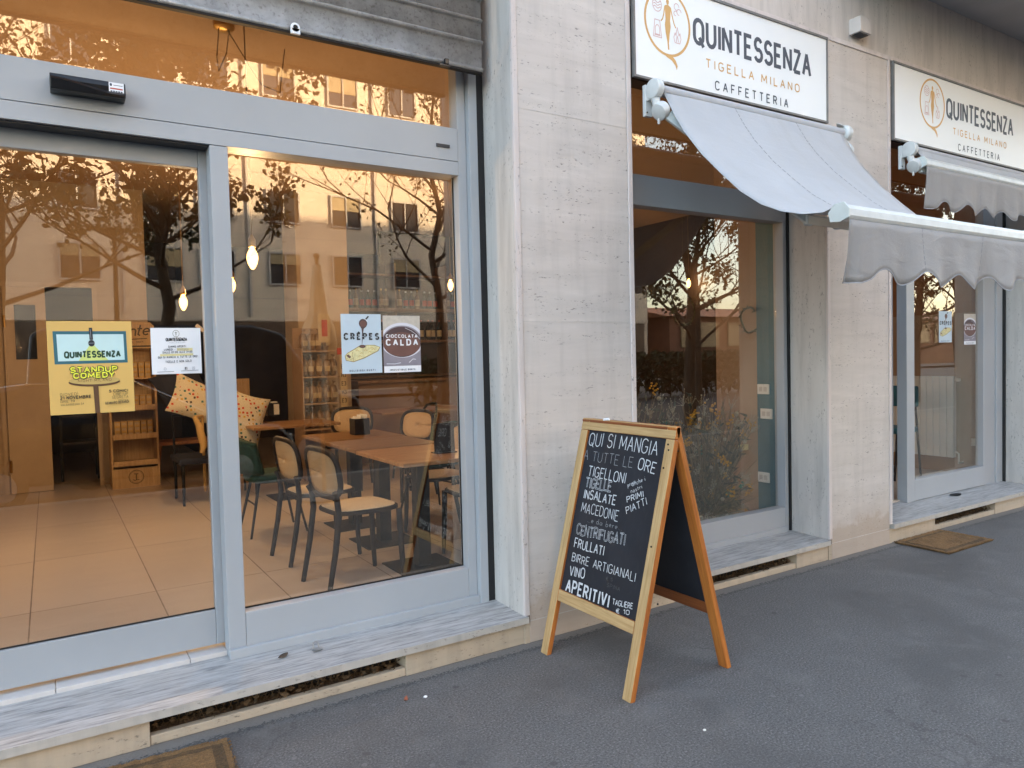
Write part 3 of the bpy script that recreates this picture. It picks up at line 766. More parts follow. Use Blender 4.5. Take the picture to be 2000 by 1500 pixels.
# ------------------------------------------------------------------ aluminium shopfronts
GY = 0.40
f1 = thing('glazed_shopfront', (0.6, 0.36, SILLTOP), 'wide blue grey shopfront with sliding glass door under the steel shutter', 'shopfront')
P = 'blue_grey_paint'
fr = MB()
fr.box(0.665, 0.745, 0.33, 0.42, 0.165, 2.555)             # mullion
fr.box(1.958, 2.012, 0.331, 0.42, 0.165, 3.40)             # right stile
fr.box(0.746, 1.957, 0.331, 0.42, 0.20, 0.365)             # bottom rail
fr.box(0.665, 2.012, 0.306, 0.3295, 0.160, 0.205)           # base trim
fr.build('frame', P, f1, bevel=0.003)
hd = MB(); hd.box(-3.2, 1.957, 0.328, 0.45, 2.634, 2.812); hd.box(-3.2, 1.957, 0.328, 0.45, 2.557, 2.631); hd.build('header_beam', P, f1, bevel=0.0015)
MB().box(-3.2, 0.664, 0.345, 0.4345, 2.550, 2.5565).build('header_shade_strip', 'switch_grey', f1)  # dark strip standing in for the recess shade under the header
jb = MB(); jb.box(2.0135, 2.066, 0.295, 0.42, 0.158, 3.40); jb.build('jamb', P, f1, bevel=0.003)
MB().box(2.067, 2.1085, 0.30, 0.36, 0.158, 3.6).build('shutter_guide', 'black_gasket', f1)
MB().box(-3.2, 1.957, 0.34, 0.42, 3.36, 3.44).build('top_rail', P, f1)
MB().box(0.746, 1.9575, GY-0.002, GY+0.002, 0.366, 2.556).build('glass_pane', 'shop_glass', f1)
MB().box(-3.2, 1.9575, GY-0.002, GY+0.002, 2.813, 3.36).build('transom_glass', 'shop_glass', f1)
gk = MB()
for a in ((0.7455,0.752,0.392,0.397,0.366,2.556),(1.951,1.9575,0.392,0.397,0.366,2.556),(0.752,1.951,0.392,0.397,0.3655,0.372)): gk.box(*a)
gk.build('gasket', 'black_gasket', f1)
dr = MB(); dz = 2.52; DY = 0.46
dr.box(0.632, 0.700, 0.435, 0.485, 0.205, 2.556); dr.box(-1.9, 0.6315, 0.436, 0.485, 0.205, 0.372); dr.box(-1.9, 0.6315, 0.436, 0.485, 2.47, 2.556); dr.box(-1.97, -1.901, 0.435, 0.485, 0.205, 2.556)
sdo = dr.build('sliding_door', 'blue_grey_paint_soft', f1, bevel=0.003)
MB().box(-1.9, 0.631, DY-0.002, DY+0.002, 0.373, 2.469).build('glass_pane', 'shop_glass', sdo)
MB().box(-1.9, 0.631, 0.452, 0.457, 0.3725, 0.379).build('gasket', 'black_gasket', sdo)
MB().box(-3.2, -1.98, 0.436, 0.485, 0.205, 2.556).build('side_panel', 'blue_grey_paint_soft', f1)
th = MB()
for i, (a, b) in enumerate(((-3.2,-1.2),(-1.197,-0.03),(-0.027,0.50),(0.503,0.664))): th.box(a, b, 0.372, 0.52, 0.155, 0.186)
th.build('threshold', 'threshold_tile', f1, bevel=0.002)
mk = MB().box(1.825, 1.905, 0.321, 0.328, 2.70, 2.716); mk.build('maker_plate', 'switch_grey', f1)
# door sensor
sn = thing('door_sensor', (0.19, 0.328, 2.70), 'slim black motion sensor with a white sticker on the door header', 'sensor')
a, b = 0.052, 0.325; z0, z1 = 2.682, 2.752
body = MB(); prof = [(0.327, z1), (0.262, z1-0.004), (0.250, z1-0.028), (0.258, z0+0.004), (0.280, z0), (0.327, z0)]
body.prism([(a, y, z) for y, z in prof], (b-a, 0, 0)); body.build('housing', 'black_plastic', sn, bevel=0.004)
wv = MB(); rows = []
for i in range(25):
    t = i/24; x = a+0.004+(b-a-0.008)*t; zt = z1-0.020-0.030*(0.5-0.5*math.cos(math.pi*min(1, t*1.15)))
    rows.append([(x, 0.2475, zt), (x, 0.236, zt-0.012), (x, 0.248, z0+0.003)])
wv.sheet(rows); wv.build('front_lens', 'black_plastic', sn, smooth=60)
stk = Page(0, 100, 0, 60, 0.262, 0.318, 2.694, 2.742, 0.2490)
stk.mat('paper_white').poly([(0,0),(100,0),(100,60),(0,60)])
stk.mat('charcoal_letter').ellipse(14, 13, 8, 8); stk.stroke([(30,14),(92,14)], 3); stk.mat('tag_red').stroke([(8,32),(92,32)], 7)
stk.mat('charcoal_letter')
for k in range(5): stk.stroke([(10+17*k,46),(22+17*k,46)], 7)
stk.build('sticker', sn)

# roller shutter, its bottom bar hanging in front of the transom
SH = 0.20
shu = thing('roller_shutter', (-0.5, SH, 3.09), 'galvanised steel roller shutter pulled up above the wide shopfront', 'shutter')
pf = []; z = 3.09; xa, xb = -3.2, 2.048
pts = [(SH+0.012, 3.092), (SH-0.014, 3.090), (SH-0.016, 3.108), (SH-0.004, 3.112)]
z = 3.112
for k in range(6):
    h = 0.150 if k == 0 else 0.112
    pts += [(SH-0.004, z+h*0.78), (SH-0.014, z+h*0.82), (SH-0.022, z+h*0.88), (SH-0.018, z+h*0.93), (SH+0.010, z+h*0.955), (SH-0.004, z+h)]
    z += h
rows = [[(x, y, zz) for x in (xa, xb)] for y, zz in pts]
m = MB(); m.sheet(rows); m.build('slats', 'galvanised_steel', shu, smooth=30, solid=0.003)
MB().box(xa, xb, SH-0.012, SH+0.02, 3.078, 3.0895).build('bottom_bar', 'dark_metal', shu, bevel=0.002)
lk = ony(576, 55, SH-0.02)
mm = MB(); mm.lathe((lk.x, SH-0.019, lk.z), [(0.022, 0), (0.022, 0.012)], 18, (0,-1,0)); mm.box(lk.x-0.022, lk.x+0.022, SH-0.031, SH-0.019, lk.z-0.03, lk.z-0.003)
lo = mm.build('lock_plate', 'paper_white', shu, bevel=0.002)
MB().lathe((lk.x, SH-0.0312, lk.z+0.001), [(0.011, 0), (0.009, 0.004)], 14, (0,-1,0)).build('keyhole', 'dark_metal', lo)
q = ony(868, 126, SH-0.02); mm = MB(); mm.box(q.x-0.035, q.x+0.03, SH-0.03, SH-0.017, q.z-0.012, q.z); mm.box(q.x-0.002, q.x+0.022, SH-0.034, SH-0.018, q.z, q.z+0.03); mm.build('catch', 'black_plastic', shu, bevel=0.003)

# second window
f2 = thing('glazed_window', (3.9, 0.36, SILLTOP), 'tall cafe window behind the chalkboard, half covered by the open awning', 'window')
m = MB(); m.box(4.728, 4.768, 0.33, 0.42, 0.16, 3.30); m.box(2.94, 2.985, 0.33, 0.42, 0.16, 3.30); m.build('frame', P, f2, bevel=0.003)
MB().box(2.986, 4.727, 0.331, 0.42, 0.168, 0.345).build('bottom_rail', P, f2, bevel=0.003)
MB().box(2.986, 4.727, 0.31, 0.3295, 0.160, 0.20).build('base_trim', P, f2, bevel=0.003)
MB().box(2.986, 4.727, 0.328, 0.43, 2.515, 2.712).build('header_beam', 'blue_grey_paint_soft', f2, bevel=0.002)
MB().box(4.7685, 4.7845, 0.315, 0.42, 0.16, 3.3).build('side_gasket', 'black_gasket', f2)
MB().box(2.986, 4.727, GY-0.002, GY+0.002, 0.346, 2.514).build('glass_pane', 'shop_glass', f2)
MB().box(2.986, 4.727, GY-0.002, GY+0.002, 2.713, 3.30).build('transom_glass', 'shop_glass', f2)
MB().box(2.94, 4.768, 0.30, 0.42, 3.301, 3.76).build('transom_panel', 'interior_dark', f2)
# third window with its sliding leaf
f3 = thing('glazed_door', (6.9, 0.36, SILLTOP), 'far glazed cafe door showing a white radiator behind its glass', 'door')
m = MB(); m.box(7.79, 8.02, 0.345, 0.42, 0.16, 3.30); m.box(8.0205, 8.145, 0.33, 0.42, 0.16, 3.30); m.box(5.605, 5.64, 0.33, 0.42, 0.16, 3.3); m.build('frame', P, f3, bevel=0.004)
MB().box(8.146, 8.169, 0.31, 0.42, 0.16, 3.3).build('side_gasket', 'black_gasket', f3)
m = MB(); m.box(6.405, 6.53, 0.33, 0.42, 0.165, 2.515); m.build('mullion', P, f3, bevel=0.003)
MB().box(6.531, 7.789, 0.331, 0.42, 0.168, 0.355).build('bottom_rail', P, f3, bevel=0.003)
MB().box(5.641, 8.02, 0.328, 0.43, 2.517, 2.712).build('header_beam', 'blue_grey_paint_soft', f3, bevel=0.002)
MB().box(6.531, 7.789, GY-0.002, GY+0.002, 0.356, 2.516).build('glass_pane', 'shop_glass', f3)
MB().box(5.641, 7.789, GY-0.002, GY+0.002, 2.713, 3.30).build('transom_glass', 'shop_glass', f3)
m = MB(); m.box(6.30, 6.385, 0.44, 0.49, 0.175, 2.515); m.box(5.62, 6.299, 0.441, 0.489, 0.175, 0.35); lf = m.build('sliding_leaf', 'blue_grey_paint_soft', f3, bevel=0.003)
MB().box(5.62, 6.2995, 0.463, 0.467, 0.351, 2.515).build('glass_pane', 'shop_glass', lf)
MB().box(5.605, 8.145, 0.30, 0.42, 3.301, 3.76).build('transom_panel', 'interior_dark', f3)

# ------------------------------------------------------------------ shop signs
def shop_sign(x0, x1, ex, label, warp=0.0):
    t = thing('shop_sign', ((x0+x1)/2, 0.0, 3.16), label, 'sign', 'white cafe signs above the awnings')
    z0, z1 = 3.163, 3.768
    MB().box(x0+0.012, x1-0.012, -0.016, 0.0, z0+0.012, z1-0.012).build('panel', 'sign_white', t)
    f = MB(); f.box(x0, x1, -0.024, 0.0, z1-0.016, z1); f.box(x0, x1, -0.024, 0.0, z0, z0+0.014); f.box(x0, x0+0.014, -0.0238, 0.0, z0+0.0145, z1-0.0165); f.box(x1-0.014, x1, -0.0238, 0.0, z0+0.0145, z1-0.0165)
    f.build('frame', 'sign_grey_frame', t, bevel=0.001)
    k = Ink((ex, -0.016, 0), (1,0,0), (0,0,1), (0,-1,0))
    k.mat('charcoal_letter').text('QUINTESSENZA', 0.225, 3.462, 1.362, 3.462, 0.142, 0.0265, space=0.27)
    k.mat('charcoal_letter').text('CAFFETTERIA', 0.405, 3.206, 1.115, 3.206, 0.052, 0.0085, space=0.62)
    k.build('lettering', t)
    k = Ink((ex, -0.016, 0), (1,0,0), (0,0,1), (0,-1,0))
    k.mat('gold_letter').text('TIGELLA MILANO', 0.325, 3.33, 1.24, 3.33, 0.050, 0.0085, space=0.5, word=0.6)
    k.build('tagline', t)
    e = Ink((ex, -0.016, 0), (1,0,0), (0,0,1), (0,-1,0)); cz = 3.530
    e.mat('gold_letter')
    ring = [(0.183*math.cos(R(a_)), cz+0.192*math.sin(R(a_))) for a_ in range(-88, 273, 8)]
    e.stroke(ring, 0.016, True)
    e.poly([(-0.045,3.345),(-0.012,3.326),(0.03,3.312),(0.058,3.288),(0.070,3.262),(0.078,3.288),(0.062,3.318),(0.035,3.340),(0.0,3.347)])
    # figure standing in the ring
    e.poly([(-0.012,3.655),(-0.007,3.668),(0.004,3.672),(0.012,3.662),(0.012,3.648),(0.006,3.636),(-0.006,3.638)])
    e.poly([(-0.024,3.628),(-0.004,3.636),(0.008,3.636),(0.027,3.626),(0.024,3.58),(0.020,3.545),(0.024,3.51),(0.014,3.46),(0.008,3.41),(0.010,3.372),(-0.001,3.372),(-0.006,3.42),(-0.018,3.47),(-0.024,3.515),(-0.017,3.55),(-0.02,3.585)])
    e.stroke([(-0.022,3.624),(-0.032,3.575),(-0.042,3.545),(-0.056,3.530)], 0.008); e.stroke([(0.025,3.622),(0.038,3.575),(0.052,3.535),(0.066,3.512)], 0.008)
    e.mat('rose_line')
    e.stroke(A_(-0.085, 3.62, 0.036, 0.040, 0, 350, 20), 0.0045, True)
    for dz_ in (-0.016, 0.0, 0.016): e.stroke([(-0.115+0.01*i, 3.62+dz_+0.006*math.sin(i*1.4)) for i in range(7)], 0.0045)
    for c_, r_ in (((0.075,3.640),0.020), ((0.095,3.612),0.018), ((0.066,3.600),0.014)): e.stroke([(c_[0]+r_*math.cos(R(a_)), c_[1]+r_*math.sin(R(a_))) for a_ in range(0, 300, 25)], 0.0045)
    e.stroke([(-0.118,3.43),(-0.106,3.53),(-0.066,3.53),(-0.052,3.43)], 0.0045, True); e.stroke(A_(-0.085,3.475,0.018,0.026,0,180,8)+[(-0.103,3.445),(-0.067,3.445)], 0.0045, True); e.stroke([(-0.11,3.44),(-0.06,3.44)], 0.0045)
    e.stroke([(0.058,3.425),(0.048,3.455),(0.060,3.485),(0.066,3.468),(0.078,3.520),(0.092,3.470),(0.100,3.488),(0.108,3.452),(0.098,3.425)], 0.0045, True); e.stroke([(0.068,3.430),(0.076,3.470),(0.088,3.432)], 0.0045)
    e.build('emblem', t)
    return t
shop_sign(2.946, 4.786, 3.225, 'white cafe sign above the lowered grey awning, between two stone piers')
shop_sign(5.612, 8.16, 6.182, 'farther white cafe sign above the rolled up awning')

# ------------------------------------------------------------------ awnings
def awning(x0, x1, prof, bar, label, open_):
    """prof: (y, z) of the canvas from roller to front bar; bar: (y, z)"""
    t = thing('awning', ((x0+x1)/2, -0.1, 3.05), label, 'awning')
    rl = MB(); rl.tube([(x0-0.03, -0.10, 3.075), (x1+0.03, -0.10, 3.075)], 0.034, 16); rl.build('roller', 'awning_canvas', t, smooth=40)
    MB().tube([(x0-0.045, -0.10, 3.075), (x0-0.002, -0.10, 3.075)], 0.037, 16).build('roller_cap', 'dark_metal', t, smooth=40)
    # canvas, with a slack belly
    cv = MB(); rows = []; n = 26
    for i in range(n+1):
        u = i/n; x = x0+(x1-x0)*u; r_ = []
        for j, (y, z) in enumerate(prof):
            s_ = j/(len(prof)-1); sagx = math.sin(math.pi*u)**0.7
            wob = 0.006*math.sin(7*u+5*s_)*math.sin(math.pi*s_)
            lift = 0.05*sagx*math.sin(math.pi*s_) if open_ else 0
            r_.append((x, y, z+wob+lift))
        rows.append(r_)
    cv.sheet([r_[::-1] for r_ in rows]); c = cv.build('canvas', 'awning_canvas', t, smooth=80, solid=0.0015)
    if open_:
        for us in (0.36, 0.70):
            sm = MB()
            q = min(range(n+1), key=lambda i: abs(i/n-us)); P_ = [Vector(p)+Vector((0.0,-0.0022,0.003)) for p in rows[q]]
            for i in range(0, len(P_)-1):
                for k in range(4):
                    a_, b_ = P_[i].lerp(P_[i+1], k/4), P_[i].lerp(P_[i+1], k/4+0.16); sm.prism([a_+Vector((-0.0022,0,0)), a_+Vector((0.0022,0,0)), b_+Vector((0.0022,0,0)), b_+Vector((-0.0022,0,0))], (0,-0.0004,0.001))
            sm.build('seam', 'seam_thread', c)
    by, bz = bar
    br = MB(); br.prism([(x0-0.01, by+p[0], bz+p[1]) for p in ((0.035,0.0),(0.030,0.034),(0.008,0.046),(-0.020,0.042),(-0.038,0.020),(-0.040,-0.010),(-0.032,-0.026),(0.020,-0.026))], (x1-x0+0.02, 0, 0)); fb = br.build('front_bar', 'white_metal', t, bevel=0.003)
    for xe in (x0-0.022, x1+0.011):
        ec = MB(); ec.prism([(xe, by+p[0], bz+p[1]) for p in ((0.060,0.012),(0.03,0.048),(-0.02,0.052),(-0.045,0.02),(-0.045,-0.02),(0.0,-0.036),(0.05,-0.03))], (0.011, 0, 0))
        ec.build('end_cap', 'awning_arm', fb, bevel=0.002)
    # scalloped valance, hanging with soft folds
    vl = MB(); rows = []; per = 0.335 if open_ else 0.315; n = int((x1-x0)/per*14)
    for i in range(n+1):
        x = x0+(x1-x0)*i/n; u = (x-x0)/per
        drop = 0.250+0.035*(math.cos(2*math.pi*(u-0.33)) if u > 0.33 else 1)*(1 if u < 99 else 1)
        if not open_: drop += 0.03
        r_ = []
        for j in range(9):
            s_ = j/8; y = by-0.034+0.012*s_*math.sin(u*2.1+0.6)+0.014*s_**2*math.sin(u*5.3+1)+0.006*s_*math.sin(u*11)
            if open_ and u < 0.6: y += 0.04*s_*(0.6-u)*math.sin(u*18)
            r_.append((x-0.012*s_*(1 if u < 0.5 else 0), y, bz-0.027-drop*s_))
        rows.append(r_)
    vl.sheet([r_[::-1] for r_ in rows]); v = vl.build('valance', 'valance_canvas', t, smooth=80, solid=0.0015)
    hem = MB()
    for a_, b_ in zip(rows[:-1], rows[1:]):
        p, q = Vector(a_[-1]), Vector(b_[-1]); hem.obox(p+Vector((0,-0.0018,0)), q-p, (0,0.0036,0), (0,0,0.006))
    hem.build('hem', 'seam_thread', v)
    for us in (0.36, 0.70):
        i = int(us*n); s2 = MB()
        for j in range(8):
            p, q = Vector(rows[i][j]), Vector(rows[i][j+1]); s2.obox(p+Vector((-0.001,-0.0025,0)), (0.002,0,0), (0,0.001,0), (q-p)*0.7)
        s2.build('seam', 'seam_thread', v)
    # wall brackets with rounded castings
    for xs, sg in ((x0-0.045, 1), (x1+0.045, -1)):
        m = MB(); m.box(xs-0.028, xs+0.028, -0.052, -0.026, 2.935, 3.115)
        m.box(xs-0.022, xs+0.022, -0.10, -0.045, 3.02, 3.10)
        m.lathe((xs-0.030*sg, -0.105, 3.075), [(0.030,0),(0.056,0.004),(0.060,0.018),(0.056,0.05),(0.044,0.060)], 22, (sg,0,0))
        m.tube([(xs, -0.10, 3.045), (xs, -0.115, 2.985), (xs+0.008*sg, -0.12, 2.95)], [0.026, 0.024, 0.02], 10)
        m.lathe((xs-0.008*sg, -0.128, 2.932), [(0.03,0),(0.050,0.006),(0.054,0.03),(0.050,0.056),(0.03,0.062)], 20, (sg*0.85,0.0,0.5))
        m.prism([(xs+0.01*sg, -0.06, 3.118), (xs+0.085*sg, -0.10, 3.135), (xs+0.085*sg, -0.125, 3.125), (xs+0.012*sg, -0.13, 3.112)], (0,0,0.006))
        m.box(xs-0.006, xs+0.006, -0.135, -0.123, 2.868, 2.90)
        m.build('bracket', 'white_metal', t, bevel=0.003, smooth=35)
        for zz in (2.955, 3.085): MB().lathe((xs-0.018, -0.0525, zz), [(0.005,0),(0.004,0.004)], 8, (0,-1,0)).build('bolt', 'dark_metal', t)
    # folding arm below the canvas
    for xs, sg in ((x0, 1), (x1, -1)):
        a0 = Vector((xs+0.012*sg, -0.15, 2.925))
        if open_:
            el = Vector((xs+0.72*sg, -0.56, 2.31)); en = Vector((xs+0.30*sg, by+0.06, bz-0.03))
        else:
            el = Vector((xs+0.80*sg, -0.10, 2.93)); en = Vector((xs+0.15*sg, by+0.05, bz))
        ar = MB()
        for p, q, wd in ((a0, el, 0.062), (el, en, 0.05)):
            d = (q-p).normalized(); s_ = d.cross(Vector((0,0,1))).normalized(); u_ = s_.cross(d)
            ar.obox(p-s_*wd*0.25-u_*wd/2, q-p, s_*wd*0.5, u_*wd)
        ar.lathe(el-Vector((0,0,0.035)), [(0.02,0),(0.03,0.005),(0.03,0.065),(0.02,0.07)], 14)
        ar.build('folding_arm', 'awning_arm', t, bevel=0.005)
    return t
edge = [(-0.10,3.112),(-0.14,3.03),(-0.21,2.90),(-0.28,2.79),(-0.41,2.63),(-0.54,2.50),(-0.67,2.38),(-0.80,2.29),(-0.92,2.235),(-1.04,2.20),(-1.15,2.188),(-1.225,2.205)]
awning(3.075, 4.80, edge, (-1.25, 2.16), 'grey canvas awning let down over the window behind the chalkboard', True)
awning(5.735, 8.05, [(-0.10,3.112),(-0.13,3.07),(-0.155,3.03),(-0.175,3.0)], (-0.175, 2.955), 'rolled up grey awning with scalloped edge over the far glazed door', False)

# ------------------------------------------------------------------ chalkboard
ab = thing('a_frame_chalkboard', (2.44, -0.49, 0), 'wooden A frame chalkboard menu standing open on the pavement', 'chalkboard')
YA, YB = -0.135, -0.835
def board(name, p0, p1, wdir, wd, th_, mat, parent, faded=None, bev=0.004):
    """length along p0-p1 (local z), width along wdir (local x), thickness (local -y is the outside)"""
    p0, p1 = Vector(p0), Vector(p1); z = (p1-p0).normalized(); x = Vector(wdir).normalized(); y = z.cross(x)
    Ln = (p1-p0).length; m = MB()
    m.mat(mat); m.box(-wd/2, wd/2, 0, th_, 0, Ln)
    if faded: m.mat(faded); m.m[2] = m.cur
    o = m.build(name, None, parent, bevel=bev, local=True)
    pl = abs_loc(parent)
    o.matrix_local = Matrix(((x.x,y.x,z.x,p0.x-pl.x),(x.y,y.y,z.y,p0.y-pl.y),(x.z,y.z,z.z,p0.z-pl.z),(0,0,0,1)))
    return o
def side_frame(xf, xt, front):
    F0, F1 = Vector((xf, 0, 0)), Vector((xt, 0, 1.213)); v = (F1-F0).normalized(); L_ = (F1-F0).length
    wdir = Vector((0, -1, 0)) if front else Vector((0, 1, 0))
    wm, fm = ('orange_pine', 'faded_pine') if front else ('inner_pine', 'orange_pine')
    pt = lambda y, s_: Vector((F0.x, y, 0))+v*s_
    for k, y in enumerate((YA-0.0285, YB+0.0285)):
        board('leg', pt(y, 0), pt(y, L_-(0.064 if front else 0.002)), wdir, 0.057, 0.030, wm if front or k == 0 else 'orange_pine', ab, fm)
    ya, yb_ = (YA, YB) if front else (YA-0.058, YB+0.058)
    a_, b_ = (ya, yb_) if front else (yb_, ya)
    s_ = Vector((0, b_-a_, 0)).normalized()
    top = board('top_rail', pt(a_, L_-0.032), pt(b_, L_-0.032), -v, 0.062, 0.030, wm, ab, fm)
    i0, i1 = (YA-0.058, YB+0.058) if front else (YB+0.058, YA-0.058)
    board('lower_rail', pt(i0, 0.315), pt(i1, 0.315), -v, 0.058, 0.026, wm, ab, fm)
    n = v.cross(wdir); n = -n if n.dot(Vector((-1 if front else 1, 0, 0))) < 0 else n
    c = [pt(i0, 0.335), pt(i1, 0.335), pt(i1, L_-0.05), pt(i0, L_-0.05)]
    m = MB(); m.prism([p-n*0.012 for p in c], -n*0.006); pn = m.build('slate_panel', 'chalkboard_black', ab)
    return v, n, pn, pt
v1, n1, pan, pt1 = side_frame(2.118, 2.432, True)
v2, n2, pan2, pt2 = side_frame(2.775, 2.452, False)
hg = MB(); hg.box(2.425, 2.458, YB+0.012, YB+0.045, 1.09, 1.15); hg.build('hinge', 'dark_metal', ab)
for (px, py) in ((1305,868),(1306,879),(1285,1180),(1272,1068),(1296,914)):
    q = onp(px, py, pt1(YB, 0.3), n1); MB().lathe(q, [(0.005,0),(0.004,0.003)], 8, n1).build('screw', 'dark_metal', ab)
Oc = pt1(YA, 0)-n1*0.012; ch = Ink(Oc, (0,-1,0), v1, n1, 0.0006)
def cpx(X, Y):
    q = onp(1040+X/2.5, 790+Y/2.5, Oc, n1)-Oc; return q.dot(ch.ux), q.dot(ch.uy)
def chalk(text, x0, y0, x1, y1, xt, yt, wd, mat='chalk_white', **k):
    a_, b_, c_ = cpx(x0, y0), cpx(x1, y1), cpx(xt, yt)
    dx, dy = b_[0]-a_[0], b_[1]-a_[1]; Ln = math.hypot(dx, dy); cap = (-(c_[0]-a_[0])*dy+(c_[1]-a_[1])*dx)/Ln
    ch.mat(mat).text(text, a_[0], a_[1], b_[0], b_[1], cap, wd, jit=k.pop('jit', 0.05), **k)
chalk('QUI SI MANGIA', 275,195, 607,250, 280,133, 0.0048)
chalk('A TUTTE LE', 250,268, 487,308, 259,222, 0.0030, 'chalk_grey')
chalk('ORE', 515,312, 597,338, 520,258, 0.0050)
chalk('TIGELLONI', 272,347, 452,385, 272,297, 0.0046)
chalk('TIGELLE', 260,402, 383,425, 262,355, 0.0019, outline=0.0062)
chalk('INSALATE', 252,455, 405,493, 256,413, 0.0056)
chalk('MACEDONIE', 240,523, 418,570, 243,475, 0.0036)
chalk('...e da bere...', 270,574, 437,615, 272,548, 0.0022, 'chalk_grey')
chalk('CENTRIFUGATI', 218,632, 452,688, 222,585, 0.0016, outline=0.0062)
chalk('FRULLATI', 208,695, 350,737, 213,652, 0.0054)
chalk('BIRRE ARTIGIANALI', 197,763, 505,865, 203,725, 0.0038, word=0.6)
chalk('VINO', 187,833, 258,850, 190,788, 0.0056)
chalk('APERITIVI', 168,910, 375,988, 175,855, 0.0105, space=0.3)
chalk('TAGLIERE', 398,975, 495,1000, 403,950, 0.0036)
chalk('€ 10', 415,1017, 480,1028, 418,997, 0.0032)
chalk('PRIMI', 470,480, 550,452, 470,452, 0.0044); chalk('PIATTI', 468,535, 567,490, 468,500, 0.0040)
chalk('prova', 474,406, 512,384, 472,386, 0.0022); chalk('anche i', 496,402, 560,372, 494,380, 0.0022); chalk('nostri', 490,436, 545,410, 489,415, 0.0022)
chalk('€ 5', 368,858, 400,864, 369,843, 0.0030, 'chalk_ghost'); chalk('SPINA', 372,890, 436,912, 374,872, 0.0030, 'chalk_ghost')
ch.build('lettering', pan)
cs = thing('chalk_stick', onz(1183, 820, 1.222), 'small broken stick of white chalk on top of the chalkboard', 'chalk')
c0 = Vector(cs.location); MB().tube([c0+Vector((0.0,0.016,0.0)), c0+Vector((0.008,-0.018,0.004))], [0.006,0.0065], 8).build('stick', 'paper_white', cs, smooth=40)

# ------------------------------------------------------------------ posters behind the glass
def sheet_of_paper(name, x0, x1, z0, z1, y, mat, label, cat, group=None):
    t = thing(name, ((x0+x1)/2, y, z0), label, cat, group)
    MB().box(x0, x1, y, y+0.0006, z0, z1).build('paper', mat, t); return t
t = sheet_of_paper('event_poster', 0.0, 0.325, 1.345, 1.752, 0.4572, 'yellow_poster', 'yellow poster with a microphone stuck on the sliding door', 'poster')
g = Page(55, 1072, 95, 1168, 0.0, 0.325, 1.345, 1.752, 0.4572)
g.mat('poster_teal').poly([(122,212),(1002,212),(1008,585),(130,590)]); g.mat('poster_pale_blue').poly([(164,248),(966,248),(972,552),(172,556)])
g.mat('poster_cone').poly([(553,372),(600,372),(770,553),(410,555)])
g.mat('poster_dark_green').t('QUINTESSENZA', 252,515, 915,510, 452, 20, space=0.30)
g.mat('ink_black').poly([(548,172),(588,172),(594,312),(552,312)]); g.ellipse(573, 352, 39, 38); g.mat('ink_grey').stroke([(537,352),(610,350)], 7); g.poly([(560,190),(568,190),(573,300),(566,300)])
g.mat('poster_brown').ellipse(590, 803, 310, 52); g.mat('poster_sand').ellipse(592, 785, 308, 46)
g.mat('poster_brown').poly([(570,850),(632,850),(640,1166),(583,1166)])
g.mat('poster_brown').t('NIGHT MILANO', 394,800, 793,795, 772, 3.5, space=0.35)
for tx, a in (('STANDUP', (312,688,866,684,632)), ('COMEDY', (347,752,828,748,700))):
    g.mat('poster_dark_green').t(tx, *a, 33, space=0.30); g.mat('poster_yellow').t(tx, *a, 17, space=0.30)
g.mat('poster_ink')
for tx, a, wd in (('GIOVEDÌ', (176,952,384,948,922), 3.2), ('21 NOVEMBRE', (176,992,537,985,960), 8), ('ORE 19', (177,1030,340,1028,1002), 3.2), ('VIA SARDEGNA 54', (178,1064,448,1058,1045), 2.6),
                  ('5 COMICI', (762,932,990,929,904), 7.5), ('LINE-UP', (812,972,990,970,942), 3.2), ('SEGRETA', (792,1008,993,1004,980), 3.2), ('PRESENTA', (872,1036,990,1033,1021), 2), ('GENNARO BERARDI', (708,1070,997,1060,1045), 5.5)):
    g.t(tx, *a, wd, space=0.3)
g.build('print', t)
t = sheet_of_paper('opening_hours_notice', 0.402, 0.616, 1.508, 1.722, 0.4572, 'paper_white', 'square white opening hours notice stuck on the sliding door', 'notice')
g = Page(1265, 1858, 180, 710, 0.402, 0.616, 1.508, 1.722, 0.4572)
g.mat('highlight_yellow').poly([(1565,412),(1755,412),(1755,444),(1565,444)]); g.poly([(1365,480),(1760,474),(1760,500),(1365,506)])
g.mat('dry_green').stroke(A_(1562,245,38,38,0,345,20), 4, True); g.poly([(1560,282),(1574,282),(1580,300)]); g.stroke([(1562,225),(1562,268)], 7); g.stroke([(1545,235),(1580,235)], 3)
g.mat('ink_black').t('QUINTESSENZA', 1442,330, 1687,327, 298, 8.5, space=0.27)
g.mat('ink_grey').t('TIGELLA MILANO', 1475,355, 1665,352, 345, 1.6, space=0.5)
for tx, a in (('SIAMO APERTI', (1465,406,1672,402,385)), ('LUNEDI -', (1415,440,1545,437,419)), ('DALLE 07:00 ALLE 21:00', (1398,472,1745,465,452)), ('QUI SI MANGIA A TUTTE LE ORE!', (1340,528,1810,520,507)), ('TIGELLE E NON SOLO', (1425,580,1730,572,558))):
    g.mat('ink_black').t(tx, *a, 4.2, space=0.4, word=0.7)
g.mat('ink_grey').t('DOMENICA', 1572,438, 1700,436, 420, 2.6, space=0.3)
g.mat('ink_grey').stroke(A_(1415,650,14,15,0,340,14), 3, True); g.stroke([(1402,650),(1428,650)], 2); g.stroke([(1738,635),(1768,635),(1768,663),(1738,663)], 3, True); g.stroke(A_(1753,649,7,7,0,330,10), 2.5, True)
g.mat('ink_black').poly([(1648,634),(1677,634),(1677,664),(1648,664)]); g.mat('paper_white').stroke([(1672,640),(1664,642),(1664,664)], 5); g.stroke([(1657,652),(1671,651)], 4)
g.mat('ink_black').stroke([(1322,684),(1518,681)], 4); g.stroke([(1602,678),(1812,673)], 4)
g.build('print', t)
